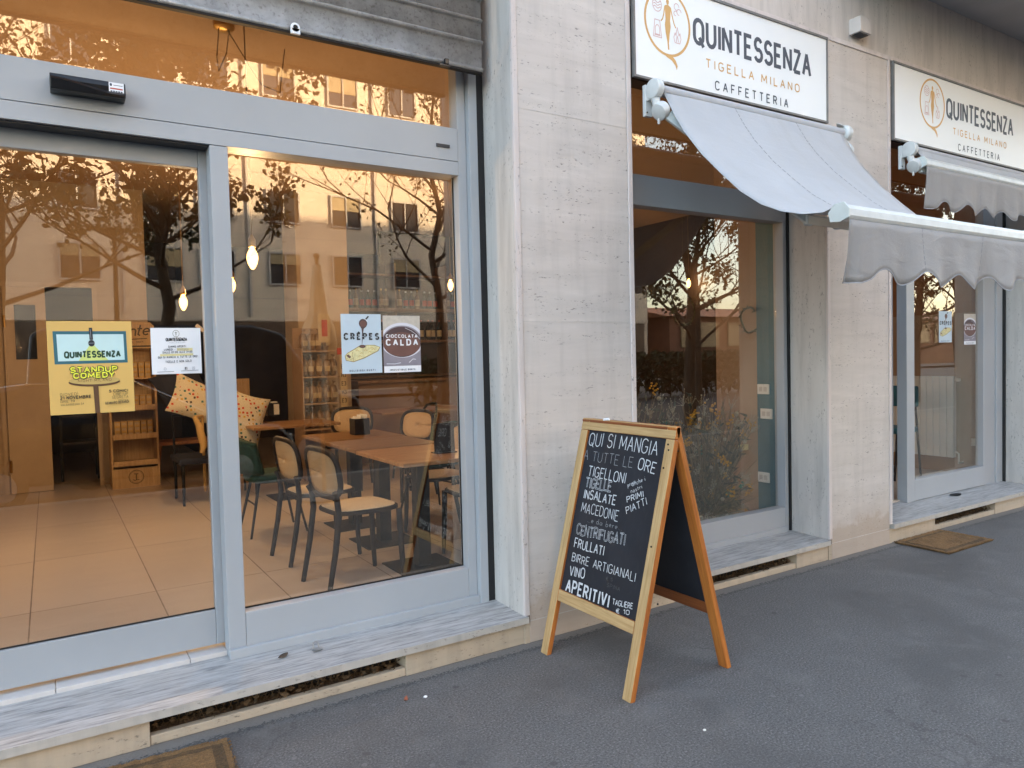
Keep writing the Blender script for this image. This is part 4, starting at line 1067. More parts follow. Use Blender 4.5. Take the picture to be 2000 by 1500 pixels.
t = thing('tape_strip', (0.61, 0.469, 1.70), 'strip of orange tape at the corner of the white notice', 'tape')
a = ony(385, 632, 0.4578); MB().obox(a, Vector((0.034,0,-0.028)), Vector((0,0.0004,0)), Vector((-0.011,0,-0.013))).build('strip', 'orange_tape', t)

def crepes(x0, x1, z0, z1, y, label):
    t = sheet_of_paper('crepes_poster', x0, x1, z0, z1, y, 'paper_blue', label, 'poster', 'dessert posters on the cafe glass')
    g = Page(262, 1045, 140, 1295, x0, x1, z0, z1, y)
    g.mat('ink_black').stroke([(735,255),(770,215),(800,180)], 30); g.mat('paper_white').ellipse(705,275,70,40)
    g.mat('choc_dark').ellipse(690, 322, 82, 88); g.mat('choc_brown').ellipse(692, 330, 66, 66)
    g.mat('choc_dark').poly([(632,385),(750,385),(700,425),(684,520),(662,725),(654,725),(664,500),(656,425)])
    g.mat('crepe_edge').poly([(318,945),(372,890),(440,852),(590,764),(760,742),(905,744),(1018,788),(975,866),(700,1000),(480,1072),(335,1040)])
    g.mat('crepe_yellow').poly([(328,945),(378,898),(450,862),(600,774),(760,752),(900,755),(1006,790),(962,858),(690,988),(478,1060),(345,1030)])
    g.mat('choc_brown').poly([(345,940),(385,920),(442,972),(400,1000)]); g.mat('crepe_edge').stroke([(470,880),(455,935),(480,1000),(475,1055)], 8); g.stroke([(345,1000),(420,1020),(478,1000)], 7)
    g.mat('poster_sand')
    for px, py in ((560,850),(640,905),(720,850),(800,880),(840,800),(610,960),(700,800),(880,830)): g.stroke([(px-30,py+12),(px,py-14),(px+34,py+8)], 9)
    g.mat('choc_dark').ellipse(662, 770, 64, 32); g.mat('choc_brown').ellipse(660, 764, 46, 18)
    g.mat('ink_black').t('CRÊPES', 322,628, 985,632, 520, 31, space=0.62)
    g.mat('paper_blue').stroke([(300,577),(1000,580)], 6)
    g.mat('charcoal_letter').t('DELIZIOSI GUSTI', 402,1254, 898,1250, 1226, 7, space=0.75, word=0.9)
    g.build('print', t)
def calda(x0, x1, z0, z1, y, label):
    t = sheet_of_paper('hot_chocolate_poster', x0, x1, z0, z1, y, 'saucer_lilac', label, 'poster', 'dessert posters on the cafe glass')
    g = Page(1068, 1800, 172, 1290, x0, x1, z0, z1, y)
    cp = lambda p: [(min(1797, max(1071, a)), b) for a, b in p]
    g.mat('poster_beige').poly([(1071,175),(1797,175),(1797,640),(1071,640)])
    g.mat('cup_white').poly(cp(A_(1442,655,430,345,0,355,50))); g.mat('saucer_lilac').poly(cp(A_(1438,672,392,305,0,355,50))); g.mat('choc_dark').poly(cp(A_(1432,690,376,300,0,355,50))); g.mat('choc_brown').poly(cp(A_(1430,735,362,238,0,355,50)))
    g.mat('cup_white').stroke([(1500,415),(1620,470),(1720,545),(1790,640)], 8); g.stroke([(1120,1115),(1280,1120),(1400,1100)], 14); g.stroke([(1560,1100),(1640,1030),(1700,1040)], 14)
    g.mat('paper_white').poly([(1071,1162),(1797,1160),(1797,1287),(1071,1287)])
    g.mat('paper_white').t('CIOCCOLATA', 1127,600, 1732,606, 545, 14, space=0.42); g.t('CALDA', 1130,748, 1738,750, 642, 27, space=0.55)
    g.mat('charcoal_letter').t('IRRESISTIBILE BONTÀ', 1182,1252, 1675,1248, 1224, 6.5, space=0.6, word=0.8)
    g.build('print', t)
crepes(1.283, 1.503, 1.482, 1.792, 0.3972, 'pale blue crepe poster on the wide shopfront, beside the hot chocolate poster')
calda(1.513, 1.730, 1.480, 1.786, 0.3972, 'hot chocolate cup poster on the wide shopfront, beside the crepe poster')
crepes(7.07, 7.30, 1.585, 1.880, 0.3972, 'pale crepe poster on the far glazed door')
calda(7.525, 7.752, 1.560, 1.860, 0.3972, 'brown hot chocolate poster on the far glazed door')

# ------------------------------------------------------------------ chairs and tables
def cane_chair(label, group):
    """faces local +x, floor at z = 0"""
    t = thing('cane_chair', (0,0,0), label, 'chair', group)
    hw = 0.205
    seat = MB(); out = []
    for k in range(28):
        a = 2*math.pi*k/28; c, s = math.cos(a), math.sin(a)
        out.append((0.02+0.215*math.copysign(abs(c)**0.55, c), 0.212*math.copysign(abs(s)**0.5, s)*(1 if c > -0.2 else 0.93), 0.445))
    seat.prism(out, (0,0,0.024)); seat.build('seat_frame', 'chair_frame', t, bevel=0.006, local=True)
    s2 = MB(); s2.prism([(p[0]*0.93, p[1]*0.93, 0.4695) for p in out], (0,0,0.006)); s2.build('seat', 'cane_seat', t, bevel=0.003, local=True)
    for s in (-1, 1):
        MB().tube([(0.205, s*0.185, 0.445), (0.212, s*0.19, 0.2), (0.222, s*0.192, 0)], [0.019, 0.018, 0.014], 10).build('leg', 'chair_frame', t, smooth=50, local=True)
        MB().tube([(-0.275, s*0.19, 0), (-0.225, s*0.188, 0.25), (-0.195, s*0.184, 0.46), (-0.205, s*0.182, 0.56), (-0.222, s*0.196, 0.60)], [0.015, 0.018, 0.019, 0.018, 0.017], 10).build('leg', 'chair_frame', t, smooth=50, local=True)
    # rounded back hoop, leaning and gently curved
    def hoop(sc_, n=32):
        r_ = []
        for k in range(n):
            a = 2*math.pi*k/n; c, s = math.cos(a), math.sin(a)
            y = 0.222*sc_*math.copysign(abs(c)**0.62, c); zz = 0.145*(sc_ if sc_ == 1 else sc_*0.97)*math.copysign(abs(s)**0.62, s)
            z = 0.70+zz; r_.append((-0.205-0.14*(z-0.55)+0.9*y*y*0.55, y, z))
        return r_
    h = MB(); h.tube(hoop(1.0), 0.0175, 8, closed=True); h.build('back_frame', 'chair_frame', t, smooth=50, local=True)
    hp = hoop(0.95); b = MB(); c0 = (-0.205-0.14*0.15, 0, 0.70)
    rings = [[tuple(c0[i]+(p[i]-c0[i])*k for i in range(3)) for p in hp] for k in (0.02, 0.35, 0.7, 1.0)]
    rings = [[(-0.205-0.14*(p[2]-0.55)+0.495*p[1]*p[1], p[1], p[2]) for p in r_] for r_ in rings]
    b.sheet([r_+[r_[0]] for r_ in rings]); b.build('backrest', 'woven_cane', t, smooth=80, solid=0.006, local=True)
    return t
def green_chair(label, group):
    t = thing('green_chair', (0,0,0), label, 'chair', group)
    MB().ball((0.01,0,0.455), 0.22, 0.22, 0.045, 20, 8, 0.6).build('seat', 'green_velvet', t, smooth=60, local=True)
    rows = []
    for i in range(13):
        a = R(-62+124*i/12); r_ = []
        for j in range(7):
            s = j/6; rr = 0.225+0.03*s; z = 0.50+0.29*s*(0.80+0.2*math.cos(a*1.3)); r_.append((-rr*math.cos(a)-0.05*s, rr*math.sin(a), z))
        rows.append(r_)
    m = MB(); m.sheet(rows); m.build('backrest', 'green_velvet', t, smooth=80, solid=0.04, local=True)
    for sx in (-1, 1):
        for sy in (-1, 1): MB().tube([(0.13*sx, 0.13*sy, 0.43), (0.22*sx, 0.20*sy, 0.0)], [0.013, 0.009], 8).build('leg', 'dark_metal', t, smooth=50, local=True)
    m = MB(); m.tube([(-0.165,-0.155,0.25),(-0.165,0.155,0.25)], 0.007, 6); m.tube([(0.165,-0.155,0.25),(0.165,0.155,0.25)], 0.007, 6); m.build('stretcher', 'dark_metal', t, local=True)
    return t
def bentwood(label, group):
    t = thing('bentwood_chair', (0,0,0), label, 'chair', group)
    MB().lathe((0,0,0.44), [(0.18,0),(0.20,0.006),(0.20,0.024),(0.18,0.03)], 22).build('seat', 'chair_frame', t, smooth=40, local=True)
    m = MB(); m.tube([(-0.24,-0.18,0),(-0.19,-0.175,0.45),(-0.24,-0.185,0.80),(-0.255,-0.13,0.845),(-0.262,0,0.855),(-0.255,0.13,0.845),(-0.24,0.185,0.80),(-0.19,0.175,0.45),(-0.24,0.18,0)], 0.014, 8); m.build('back_hoop', 'chair_frame', t, smooth=50, local=True)
    m = MB(); m.tube([(-0.235,-0.18,0.72),(-0.25,0,0.735),(-0.235,0.18,0.72)], 0.012, 8); m.build('back_rail', 'chair_frame', t, smooth=50, local=True)
    for s in (-1, 1): MB().tube([(0.13, s*0.13, 0.44), (0.18, s*0.16, 0)], [0.016, 0.012], 8).build('leg', 'chair_frame', t, smooth=50, local=True)
    return t
GC = 'cafe chairs around the tables'
c = cane_chair('cane backed chair closest to the shopfront glass, its seat turned to the front table', GC)
c.location = (1.585, 1.105, FL); c.rotation_euler = (0, 0, R(6))
for x, y, rz, lab in ((1.575, 1.84, 4, 'second cane backed chair from the glass, just behind the closest one'),
                      (2.56, 1.86, 180, 'cane chair across the tables, behind the black menu holder'),
                      (2.50, 1.10, 176, 'cane chair cut by the right window frame, across the front table'),
                      (2.95, 3.45, 200, 'cane backed chair behind the napkin box, seen from its front'),
                      (2.70, 4.35, 235, 'cane backed chair turned sideways beside the bread stand')):
    dup(c, (x, y, FL), R(rz), lab)
c = green_chair('dark green chair behind the second cane chair', GC); c.location = (1.50, 2.80, FL)
for x, y, rz, lab in ((2.86, 2.62, 190, 'dark green tub chair across the tables, right of the napkin box'),):
    dup(c, (x, y, FL), R(rz), lab)
c = bentwood('dark bentwood chair at the back, left one of the two', GC); c.location = (3.55, 4.55, FL); c.rotation_euler = (0, 0, R(130))
dup(c, (4.1, 4.6, FL), R(120), 'dark bentwood chair at the back, right one of the two')
def table(x, y, sx, sy, label, top='table_oak'):
    t = thing('cafe_table', (x, y, FL), label, 'table', 'square cafe tables')
    MB().box(x-sx/2, x+sx/2, y-sy/2, y+sy/2, FL+0.725, FL+0.75).build('tabletop', top, t, bevel=0.004)
    MB().box(x-0.045, x+0.045, y-0.045, y+0.045, FL+0.009, FL+0.724).build('column', 'dark_metal', t, bevel=0.004)
    MB().box(x-0.205, x+0.205, y-0.205, y+0.205, FL, FL+0.008).build('base_plate', 'dark_metal', t, bevel=0.002)
    return t
table(2.045, 1.13, 0.58, 0.80, 'paler oak topped table closest to the glass with a black menu holder on it', 'pale_table_oak')
table(2.10, 1.92, 0.66, 0.66, 'oak topped middle table, second from the glass')
table(2.12, 2.59, 0.66, 0.64, 'oak topped third table with the black napkin box on it')
table(2.05, 4.25, 0.85, 0.7, 'rear table with a white fronted napkin holder')
table(3.9, 5.05, 1.3, 0.7, 'table between the dark bentwood chairs and the bar counter')
TZ = FL+0.75
t = thing('napkin_box', (2.06, 2.35, TZ), 'black box of paper napkins on the third table', 'box')
p = onz(703, 848, TZ); px, py = p.x, p.y
m = MB(); q = 0.065; t.location = (px, py, TZ)
for a in ((px-q,px+q,py-q,py-q+.006),(px-q,px+q,py+q-.006,py+q),(px-q,px-q+.006,py-q+.006,py+q-.006),(px+q-.006,px+q,py-q+.006,py+q-.006)): m.box(*a, TZ, TZ+0.135)
m.box(px-q, px+q, py-q, py+q, TZ+0.0005, TZ+0.01); m.build('box', 'menu_black', t, bevel=0.001)
m = MB(); rnd = random.Random(4)
for k in range(9):
    a = rnd.uniform(-.5, .5); x = px-0.05+0.011*k; m.obox((x, py-0.045, TZ+0.012), (0.004, 0, 0), (0, 0.09, 0), (a*0.03, 0, 0.125+rnd.uniform(0, 0.035)))
m.build('napkins', 'napkin_white', t)
t = thing('menu_holder', onz(868, 884, TZ), 'black upright menu holder on the table closest to the glass', 'menu holder')
px, py = t.location.x, t.location.y; m = MB(); m.obox((px-0.075, py-0.02, TZ+0.001), (0.15,0.01,0), (-0.002,0.012,0), (0,0.012,0.195)); m.box(px-0.075, px+0.075, py-0.04, py+0.05, TZ, TZ+0.006); m.build('board', 'menu_black', t, bevel=0.001)
t = thing('napkin_holder', onz(534, 812, TZ), 'small napkin holder with a white front on the rear table', 'napkin holder')
px, py = t.location.x, t.location.y; MB().box(px-0.07, px+0.065, py-0.03, py+0.09, TZ, TZ+0.15).build('case', 'menu_black', t, bevel=0.003)
MB().box(px+0.0, px+0.060, py-0.0345, py-0.031, TZ+0.015, TZ+0.135).build('napkin_front', 'napkin_white', t)
MB().box(px-0.02, px+0.05, py+0.0, py+0.05, TZ+0.1505, TZ+0.165).build('napkin_stack', 'napkin_white', t)

# ------------------------------------------------------------------ pendant bulbs (lit)
def bulb(px, py, y, label, power, top=3.62):
    p = ony(px, py, y); t = thing('pendant_bulb', (p.x, p.y, top), label, 'lamp', 'bare filament bulbs hanging in the cafe')
    MB().tube([(p.x, p.y, p.z+0.13), (p.x+0.002, p.y, (p.z+top)/2), (p.x, p.y, top)], 0.004, 6).build('cord', 'cord_cloth', t)
    MB().lathe((p.x, p.y, p.z+0.055), [(0.016,0),(0.022,0.006),(0.022,0.05),(0.015,0.06),(0.006,0.08)], 14).build('socket', 'brass', t, smooth=40)
    MB().lathe((p.x, p.y, p.z-0.07), [(0.003,0),(0.012,0.006),(0.027,0.035),(0.033,0.065),(0.030,0.09),(0.016,0.12),(0.013,0.126)], 16).build('bulb_glass', 'bulb_glow', t, smooth=60)
    ld = bpy.data.lights.new('filament', 'POINT'); ld.energy = power; ld.color = (1.0, 0.68, 0.38); ld.shadow_soft_size = 0.016
    lo = bpy.data.objects.new('filament', ld); COL.objects.link(lo); lo.parent = t; lo.location = (0, 0, p.z-top+0.005)
BW = 6.3
bulb(493, 503, 1.2, 'lit filament bulb closest to the glass, in the fixed pane of the wide shopfront', BW*0.75)
bulb(358, 590, 3.3, 'lit filament bulb hanging behind the sliding door', BW*1.1)
bulb(880, 557, 4.2, 'lit filament bulb in front of the bottle shelves', BW)
bulb(1345, 553, 4.5, 'higher of the two lit bulbs behind the second window', BW*0.22)
bulb(1329, 566, 5.1, 'lower of the two lit bulbs behind the second window', BW*0.2)
bulb(453, 556, 3.6, 'lit filament bulb hidden behind the grey mullion of the wide shopfront', BW)
bulb(-70, 610, 3.0, 'lit filament bulb left of the sliding door, near the beige wall', BW*0.9)  # extra bulb out of view, added to brighten the left floor and wall
rz_ = onz(437, 45, 3.62); t = thing('ceiling_rose', (rz_.x, rz_.y, 3.62), 'round brown ceiling rose with draped cords', 'ceiling rose')
MB().lathe((rz_.x, rz_.y, 3.58), [(0.05,0),(0.062,0.008),(0.062,0.039)], 20).build('cup', 'brass', t, smooth=40)
m = MB(); m.tube([(rz_.x-.03,rz_.y,3.58),(rz_.x-.028,rz_.y+.1,3.45),(rz_.x-.0,rz_.y+.2,3.40),(rz_.x+.03,rz_.y+.1,3.48),(rz_.x+.03,rz_.y,3.58)], 0.004, 6)
m.tube([(rz_.x+.02,rz_.y,3.58),(rz_.x+.25,rz_.y+.15,3.34),(rz_.x+.38,rz_.y+.2,3.33),(rz_.x+.42,rz_.y+.2,3.62)], 0.004, 6); m.build('cord', 'cord_cloth', t)

# ------------------------------------------------------------------ left part of the room
dl = thing('service_door', (-0.39, 6.39, FL), 'beige door leaf with a narrow dark glass, left of the dark opening', 'door')
MB().box(-0.395, 0.0, 6.36, 6.395, FL+0.004, 2.445).build('leaf', 'door_beige', dl, bevel=0.003)
MB().box(-0.29, -0.095, 6.352, 6.359, 1.65, 2.245).build('vision_pane', 'dark_glass', dl, bevel=0.002)
m = MB()
for z in (0.42, 2.0): m.tube([(-0.385,6.352,z),(-0.385,6.352,z+0.13)], 0.014, 8)
m.build('hinge', 'brass', dl)
ms = thing('metal_shelf', (0.24, 7.0, FL), 'dark metal shelf seen through the open doorway', 'shelf')
m = MB()
for x in (0.08, 0.46): m.box(x, x+0.03, 7.0, 7.03, FL, 1.3); m.box(x, x+0.03, 7.4, 7.43, FL, 1.3)
m.build('post', 'dark_metal', ms)
for z in (0.62, 0.95, 1.25): MB().box(0.08, 0.49, 7.0, 7.43, z, z+0.025).build('tray', 'interior_dark', ms)
# wooden display rack with small boxes
rk = thing('display_rack', (0.79, 5.95, FL), 'tall wooden display rack stacked with little product boxes beside the doorway', 'rack')
x0, x1, y0, y1 = 0.55, 1.035, 5.95, 6.30
for x in (x0, x1-0.022): MB().box(x, x+0.022, y0, y1, FL, 1.74).build('side_panel', 'rack_wood', rk, bevel=0.003)
MB().box(x0+0.023, x1-0.023, y1-0.015, y1, FL, 1.74).build('back_panel', 'rack_wood', rk)
for z in (0.44, 0.735, 1.085, 1.40): MB().box(x0+0.023, x1-0.023, y0-0.03, y1-0.016, z, z+0.02).build('shelf', 'rack_wood', rk, bevel=0.002)
for z in (0.50, 0.80, 1.12): 
    m = MB(); m.box(x0+0.023, x1-0.023, y0-0.035, y0-0.024, z-0.07, z-0.01); m.build('shelf_front', 'rack_wood', rk, bevel=0.002)
fpn = MB().box(x0+0.023, x1-0.023, y0, y0+0.015, FL, 0.40).build('base_front', 'rack_wood', rk)
k = Ink((0.79, y0, 0.30), (1,0,0), (0,0,1), (0,-1,0)); k.mat('poster_ink').stroke(A_(0,0,0.075,0.075,0,350,28), 0.006, True); k.stroke(A_(0,0,0.064,0.064,0,350,28), 0.002, True)
k.stroke([(-0.022,0.034),(0.022,0.034)], 0.007); k.stroke([(0.0,0.034),(0.0,-0.03)], 0.008); k.stroke(A_(-0.014,-0.022,0.016,0.018,0,-170,8), 0.007); k.stroke([(0,-0.034),(0.03,-0.034)], 0.006); k.build('emblem', fpn)
hb = MB(); hb.prism([(x0+0.0,y0+0.02,1.745),(x1,y0+0.02,1.745),(x1,y0+0.02,2.0),(x1-0.04,y0+0.02,2.04),(x0+0.04,y0+0.02,2.04),(x0,y0+0.02,2.0)], (0,0.02,0)); hbo = hb.build('header_board', 'rack_wood', rk, bevel=0.003)
k = Ink((0.56, y0+0.02, 1.85), (1,0,0), (0,0,1), (0,-1,0)); k.mat('poster_ink').text('lonte', 0.10, 0.03, 0.42, 0.045, 0.14, 0.016, slant=0.25, space=0.06); k.stroke([(0.04,-0.012),(0.40,0.008)], 0.010); k.text('DAL 1889', 0.20,-0.045,0.36,-0.04,0.02,0.003); k.stroke([(0.02,-0.085),(0.46,-0.078)], 0.018); k.build('lettering', hbo)
gl = Page(0, 100, 0, 12, 0.62, 0.97, 0.745, 0.775, y0-0.0351)
bx = thing('product_box', (0,0,0), 'small gold product box in a row on the wooden rack shelf', 'box', 'product boxes on the wooden rack')
MB().box(-0.028, 0.028, -0.03, 0.03, 0, 0.058).build('carton', 'product_gold', bx, bevel=0.002, local=True)
MB().box(-0.020, 0.020, -0.0312, -0.0302, 0.014, 0.044).build('label', 'product_cream', bx, local=True)
first = True
for zs, nr, y in ((0.7555, 3, 6.02), (1.1055, 2, 6.02), (1.4205, 3, 6.02)):
    for r_ in range(nr):
        for c_ in range(6):
            loc = (x0+0.075+0.066*c_, y, zs+0.0585*r_)
            if first: bx.location = loc; first = False
            else: dup(bx, loc, 0)
# bench, cushions
bn = thing('wooden_bench', (1.33, 6.6, FL), 'orange wooden bench behind the cushions', 'bench')
MB().box(1.02, 1.75, 6.2, 6.6, 0.60, 0.64).build('seat', 'bench_wood', bn, bevel=0.004)
for x, y in ((1.08,6.25),(1.66,6.25),(1.08,6.55),(1.66,6.55)): MB().tube([(x,y,0.6),(x+(0.05 if x > 1.3 else -0.05),y,FL)], [0.022,0.015], 8).build('leg', 'bench_wood', bn, smooth=50)
def cushion(c, rx, ry, rz, rot, mat, label, group=None):
    t = thing('cushion', c, label, 'cushion', group)
    M = Matrix.Rotation(R(rot[2]), 3, 'Z') @ Matrix.Rotation(R(rot[1]), 3, 'Y') @ Matrix.Rotation(R(rot[0]), 3, 'X')
    m = MB(); nu, nv = 22, 12; vs = []
    for s_ in (1, -1):
        rows = []
        for i in range(nv+1):
            r_ = []
            for j in range(nv+1):
                u, v = -1+2*i/nv, -1+2*j/nv; h = ((1-u**4)*(1-v**4))**0.5*rz; k = 1-0.12*(1-abs(u))*(abs(v)) - 0.0
                p = Vector((rx*u*(1-0.10*(1-v*v)), ry*v*(1-0.10*(1-u*u)), s_*h*(1+0.05*math.sin(5*u+3*v)))); r_.append(tuple(M @ p))
            rows.append(r_)
        m.sheet(rows if s_ > 0 else rows[::-1])
    m.build('cover', mat, t, smooth=80, local=True)
cushion(ony(352,752,5.0), 0.26, 0.19, 0.07, (70, -20, 20), 'navy_cloth', 'dark navy cushion behind the printed cushion, left of the grey mullion')
cushion(ony(392,785,4.6), 0.31, 0.21, 0.07, (75, 24, 12), 'patterned_cloth', 'cream cushion with coloured squares, left of the grey mullion')
cushion(ony(472,822,4.35), 0.24, 0.30, 0.09, (80, 20, 8), 'patterned_cloth', 'cream printed cushion slumped right of the grey mullion')
sf = thing('settee', (1.4, 4.6, FL), 'low slim legged settee carrying the cushions', 'settee')
MB().box(1.02, 1.78, 4.35, 4.95, FL+0.40, FL+0.46).build('seat', 'navy_cloth', sf, bevel=0.02)
for x, y in ((1.06,4.39),(1.74,4.39),(1.06,4.91),(1.74,4.91)): MB().tube([(x,y,FL+0.4),(x,y,FL)], [0.018,0.012], 8).build('leg', 'dark_metal', sf)
MB().tube([(1.06,4.91,FL+.4),(1.06,4.96,FL+.85),(1.74,4.96,FL+.85),(1.74,4.91,FL+.4)], 0.015, 8).build('back_rail', 'dark_metal', sf, smooth=40)
rc = thing('rattan_chair', (1.3, 5.2, FL), 'curved rattan arm of a chair under the printed cushions', 'chair')
pts = [ony(a_, b_, 4.28) for a_, b_ in ((380,815),(388,830),(393,850),(398,870),(394,885))]
MB().tube(pts, [0.02,0.03,0.036,0.034,0.02], 8).build('arm', 'rattan', rc, smooth=60); m = MB(); m.tube([pts[0], pts[0]+Vector((0.1,0.2,0.0)), pts[0]+Vector((0.12,0.3,-0.77+0.0))], 0.015, 6); m.build('leg', 'rattan', rc)

# ------------------------------------------------------------------ bread stand by the column
bs = thing('bread_stand', (2.85, 5.3, FL), 'narrow stand of bagged bread against the beige column', 'stand')
x0, x1, y0, y1 = 2.47, 2.90, 5.1, 5.5
for z in (0.75, 1.05, 1.36, 1.66): MB().box(x0, x1, y0, y1, z, z+0.015).build('shelf', 'interior_tan', bs)
MB().box(x0, x1, y1, y1+0.015, FL, 1.95).build('back_panel', 'interior_tan', bs); MB().box(x0-0.015, x0-0.001, y0, y1, FL, 1.70).build('side_panel', 'interior_tan', bs)
stp = MB().box(x1+0.001, x1+0.085, y0, y0+0.01, 0.8, 1.62).build('price_strip', 'product_cream', bs)
k = Ink((x1, y0, 0), (1,0,0), (0,0,1), (0,-1,0)); k.mat('poster_ink')
for i in range(7): k.text('EH'[i % 2]+'3', 0.018, 0.86+i*0.10, 0.068, 0.86+i*0.10, 0.045, 0.008)
k.build('price_marks', stp)
MB().box(x1-0.03, x1+0.085, y0-0.012, y0-0.002, 1.625, 1.70).build('red_tag', 'tag_red', bs)
bags = [(0.765, 5, 7), (1.065, 5, 8), (1.375, 5, 9), (1.675, 4, 3)]
rnd = random.Random(11); bgp = None
for z, n, s_ in bags:
    for i in range(n):
        loc = (x0+0.05+0.085*i, y0+0.14+rnd.uniform(-.02,.02), z); rz = R(rnd.uniform(-25, 25))
        if bgp is None:
            bgp = thing('bread_bag', loc, 'clear bag of brown bread standing on the bread stand', 'bag', 'bags of bread on the stand', rz)
            m = MB(); m.ball((0,0,0.105), 0.048, 0.06, 0.105, 12, 10, 0.8); m.tube([(0,0,0.20),(0.004,0,0.225),(0.01,0,0.25)], [0.012,0.008,0.03], 8); m.build('bag', 'bread_bag', bgp, smooth=60, local=True)
            MB().box(-0.03, 0.03, -0.0625, -0.058, 0.06, 0.12).build('label', 'product_cream', bgp, local=True)
        else: dup(bgp, loc, rz)
t = thing('hanging_tag', ony(634, 640, 5.05), 'red and cream hanging label above the bread stand', 'label')
q = Vector(t.location); MB().box(q.x-0.075, q.x+0.06, 5.05, 5.056, q.z-0.17, q.z+0.16).build('card', 'product_cream', t); MB().box(q.x-0.035, q.x+0.03, 5.044, 5.0495, q.z-0.10, q.z+0.09).build('panel', 'tag_red', t)

# ------------------------------------------------------------------ bar with bottles
SX0, SX1, SYB = 3.70, 6.3, 7.0
sh = thing('bar_shelves', ((SX0+SX1)/2, SYB, FL), 'dark wooden bar shelves filled with bottles', 'shelves')
for z, th_ in ((1.28, 0.03), (1.80, 0.045), (2.27, 0.05), (2.80, 0.03)): MB().box(SX0, SX1, SYB, SYB+0.35, z, z+th_).build('shelf', 'shelf_wood', sh, bevel=0.003)
MB().box(SX0, SX1, SYB+0.351, SYB+0.38, FL, 3.0).build('back_panel', 'interior_dark', sh)
for x in (SX0-0.03, 4.45, 5.3, SX1): MB().box(x, x+0.025, SYB+0.001, SYB+0.35, FL, 3.0).build('upright', 'shelf_wood', sh)
def bottle(mat, label, group, h=0.31, r=0.038, lab='bottle_label', foil='cork_foil'):
    t = thing('bottle', (0,0,0), label, 'bottle', group)
    MB().lathe((0,0,0), [(r*0.9,0),(r,0.006),(r,h*0.58),(r*0.85,h*0.66),(r*0.36,h*0.76),(r*0.34,h*0.93)], 12).build('glass', mat, t, smooth=50, local=True)
    MB().lathe((0,0,h*0.90), [(r*0.38,0),(r*0.40,h*0.09),(r*0.36,h*0.10)], 10).build('cap', foil, t, smooth=50, local=True)
    MB().lathe((0,0,h*0.16), [(r*1.012,0),(r*1.012,h*0.32)], 12).build('label', lab, t, smooth=50, local=True)
    return t
rnd = random.Random(5)
wine = bottle('wine_glass_dark', 'dark wine bottle with a cream label on the lower bar shelf', 'wine bottles on the lower bar shelf')
sp = bottle('spirit_glass', 'amber spirit bottle on the upper bar shelf', 'spirit bottles on the upper bar shelf', 0.30, 0.036, 'product_cream', 'brass')
pb = bottle('pale_bottle', 'clear glass bottle on the upper bar shelf', 'clear bottles on the upper bar shelf', 0.27, 0.034, 'tag_red', 'steel')
us = {'w': 0, 's': 0, 'p': 0}
def put(k, proto, loc):
    if us[k] == 0: proto.location = loc
    else: dup(proto, loc, rnd.uniform(0, 6))
    us[k] += 1
x = SX0+0.08
while x < SX1-0.05:
    if abs(x-4.46) > 0.06 and abs(x-5.31) > 0.06: put('w', wine, (x, SYB+0.10+rnd.uniform(-.03,.03), 1.845))
    x += rnd.uniform(0.088, 0.105)
x = SX0+0.08
while x < SX1-0.05:
    if abs(x-4.46) > 0.06 and abs(x-5.31) > 0.06: put('s' if rnd.random() < 0.55 else 'p', sp if us['s'] <= us['p'] else pb, (x, SYB+0.10+rnd.uniform(-.03,.03), 2.32)) if False else None
    k = 's' if rnd.random() < 0.55 else 'p'
    if abs(x-4.46) > 0.06 and abs(x-5.31) > 0.06: put(k, sp if k == 's' else pb, (x, SYB+0.10+rnd.uniform(-.03,.03), 2.3205))
    x += rnd.uniform(0.085, 0.12)
ct = thing('bar_counter', (4.6, 6.1, FL), 'tan fronted bar counter below the bottle shelves', 'counter')
MB().box(3.42, 6.3, 5.9, 6.5, FL, 1.24).build('front', 'counter_tan', ct, bevel=0.004); MB().box(3.40, 6.32, 5.86, 6.52, 1.241, 1.28).build('worktop', 'shelf_wood', ct, bevel=0.004)
lp = thing('leaning_panel', (1.9, 5.9, FL), 'narrow pale wooden panel standing at the back, right of the mullion', 'panel')
a = ony(462, 740, 6.0); b = ony(489, 800, 6.0); MB().box(a.x, b.x, 6.0, 6.03, FL, a.z).build('panel', 'rack_wood', lp)

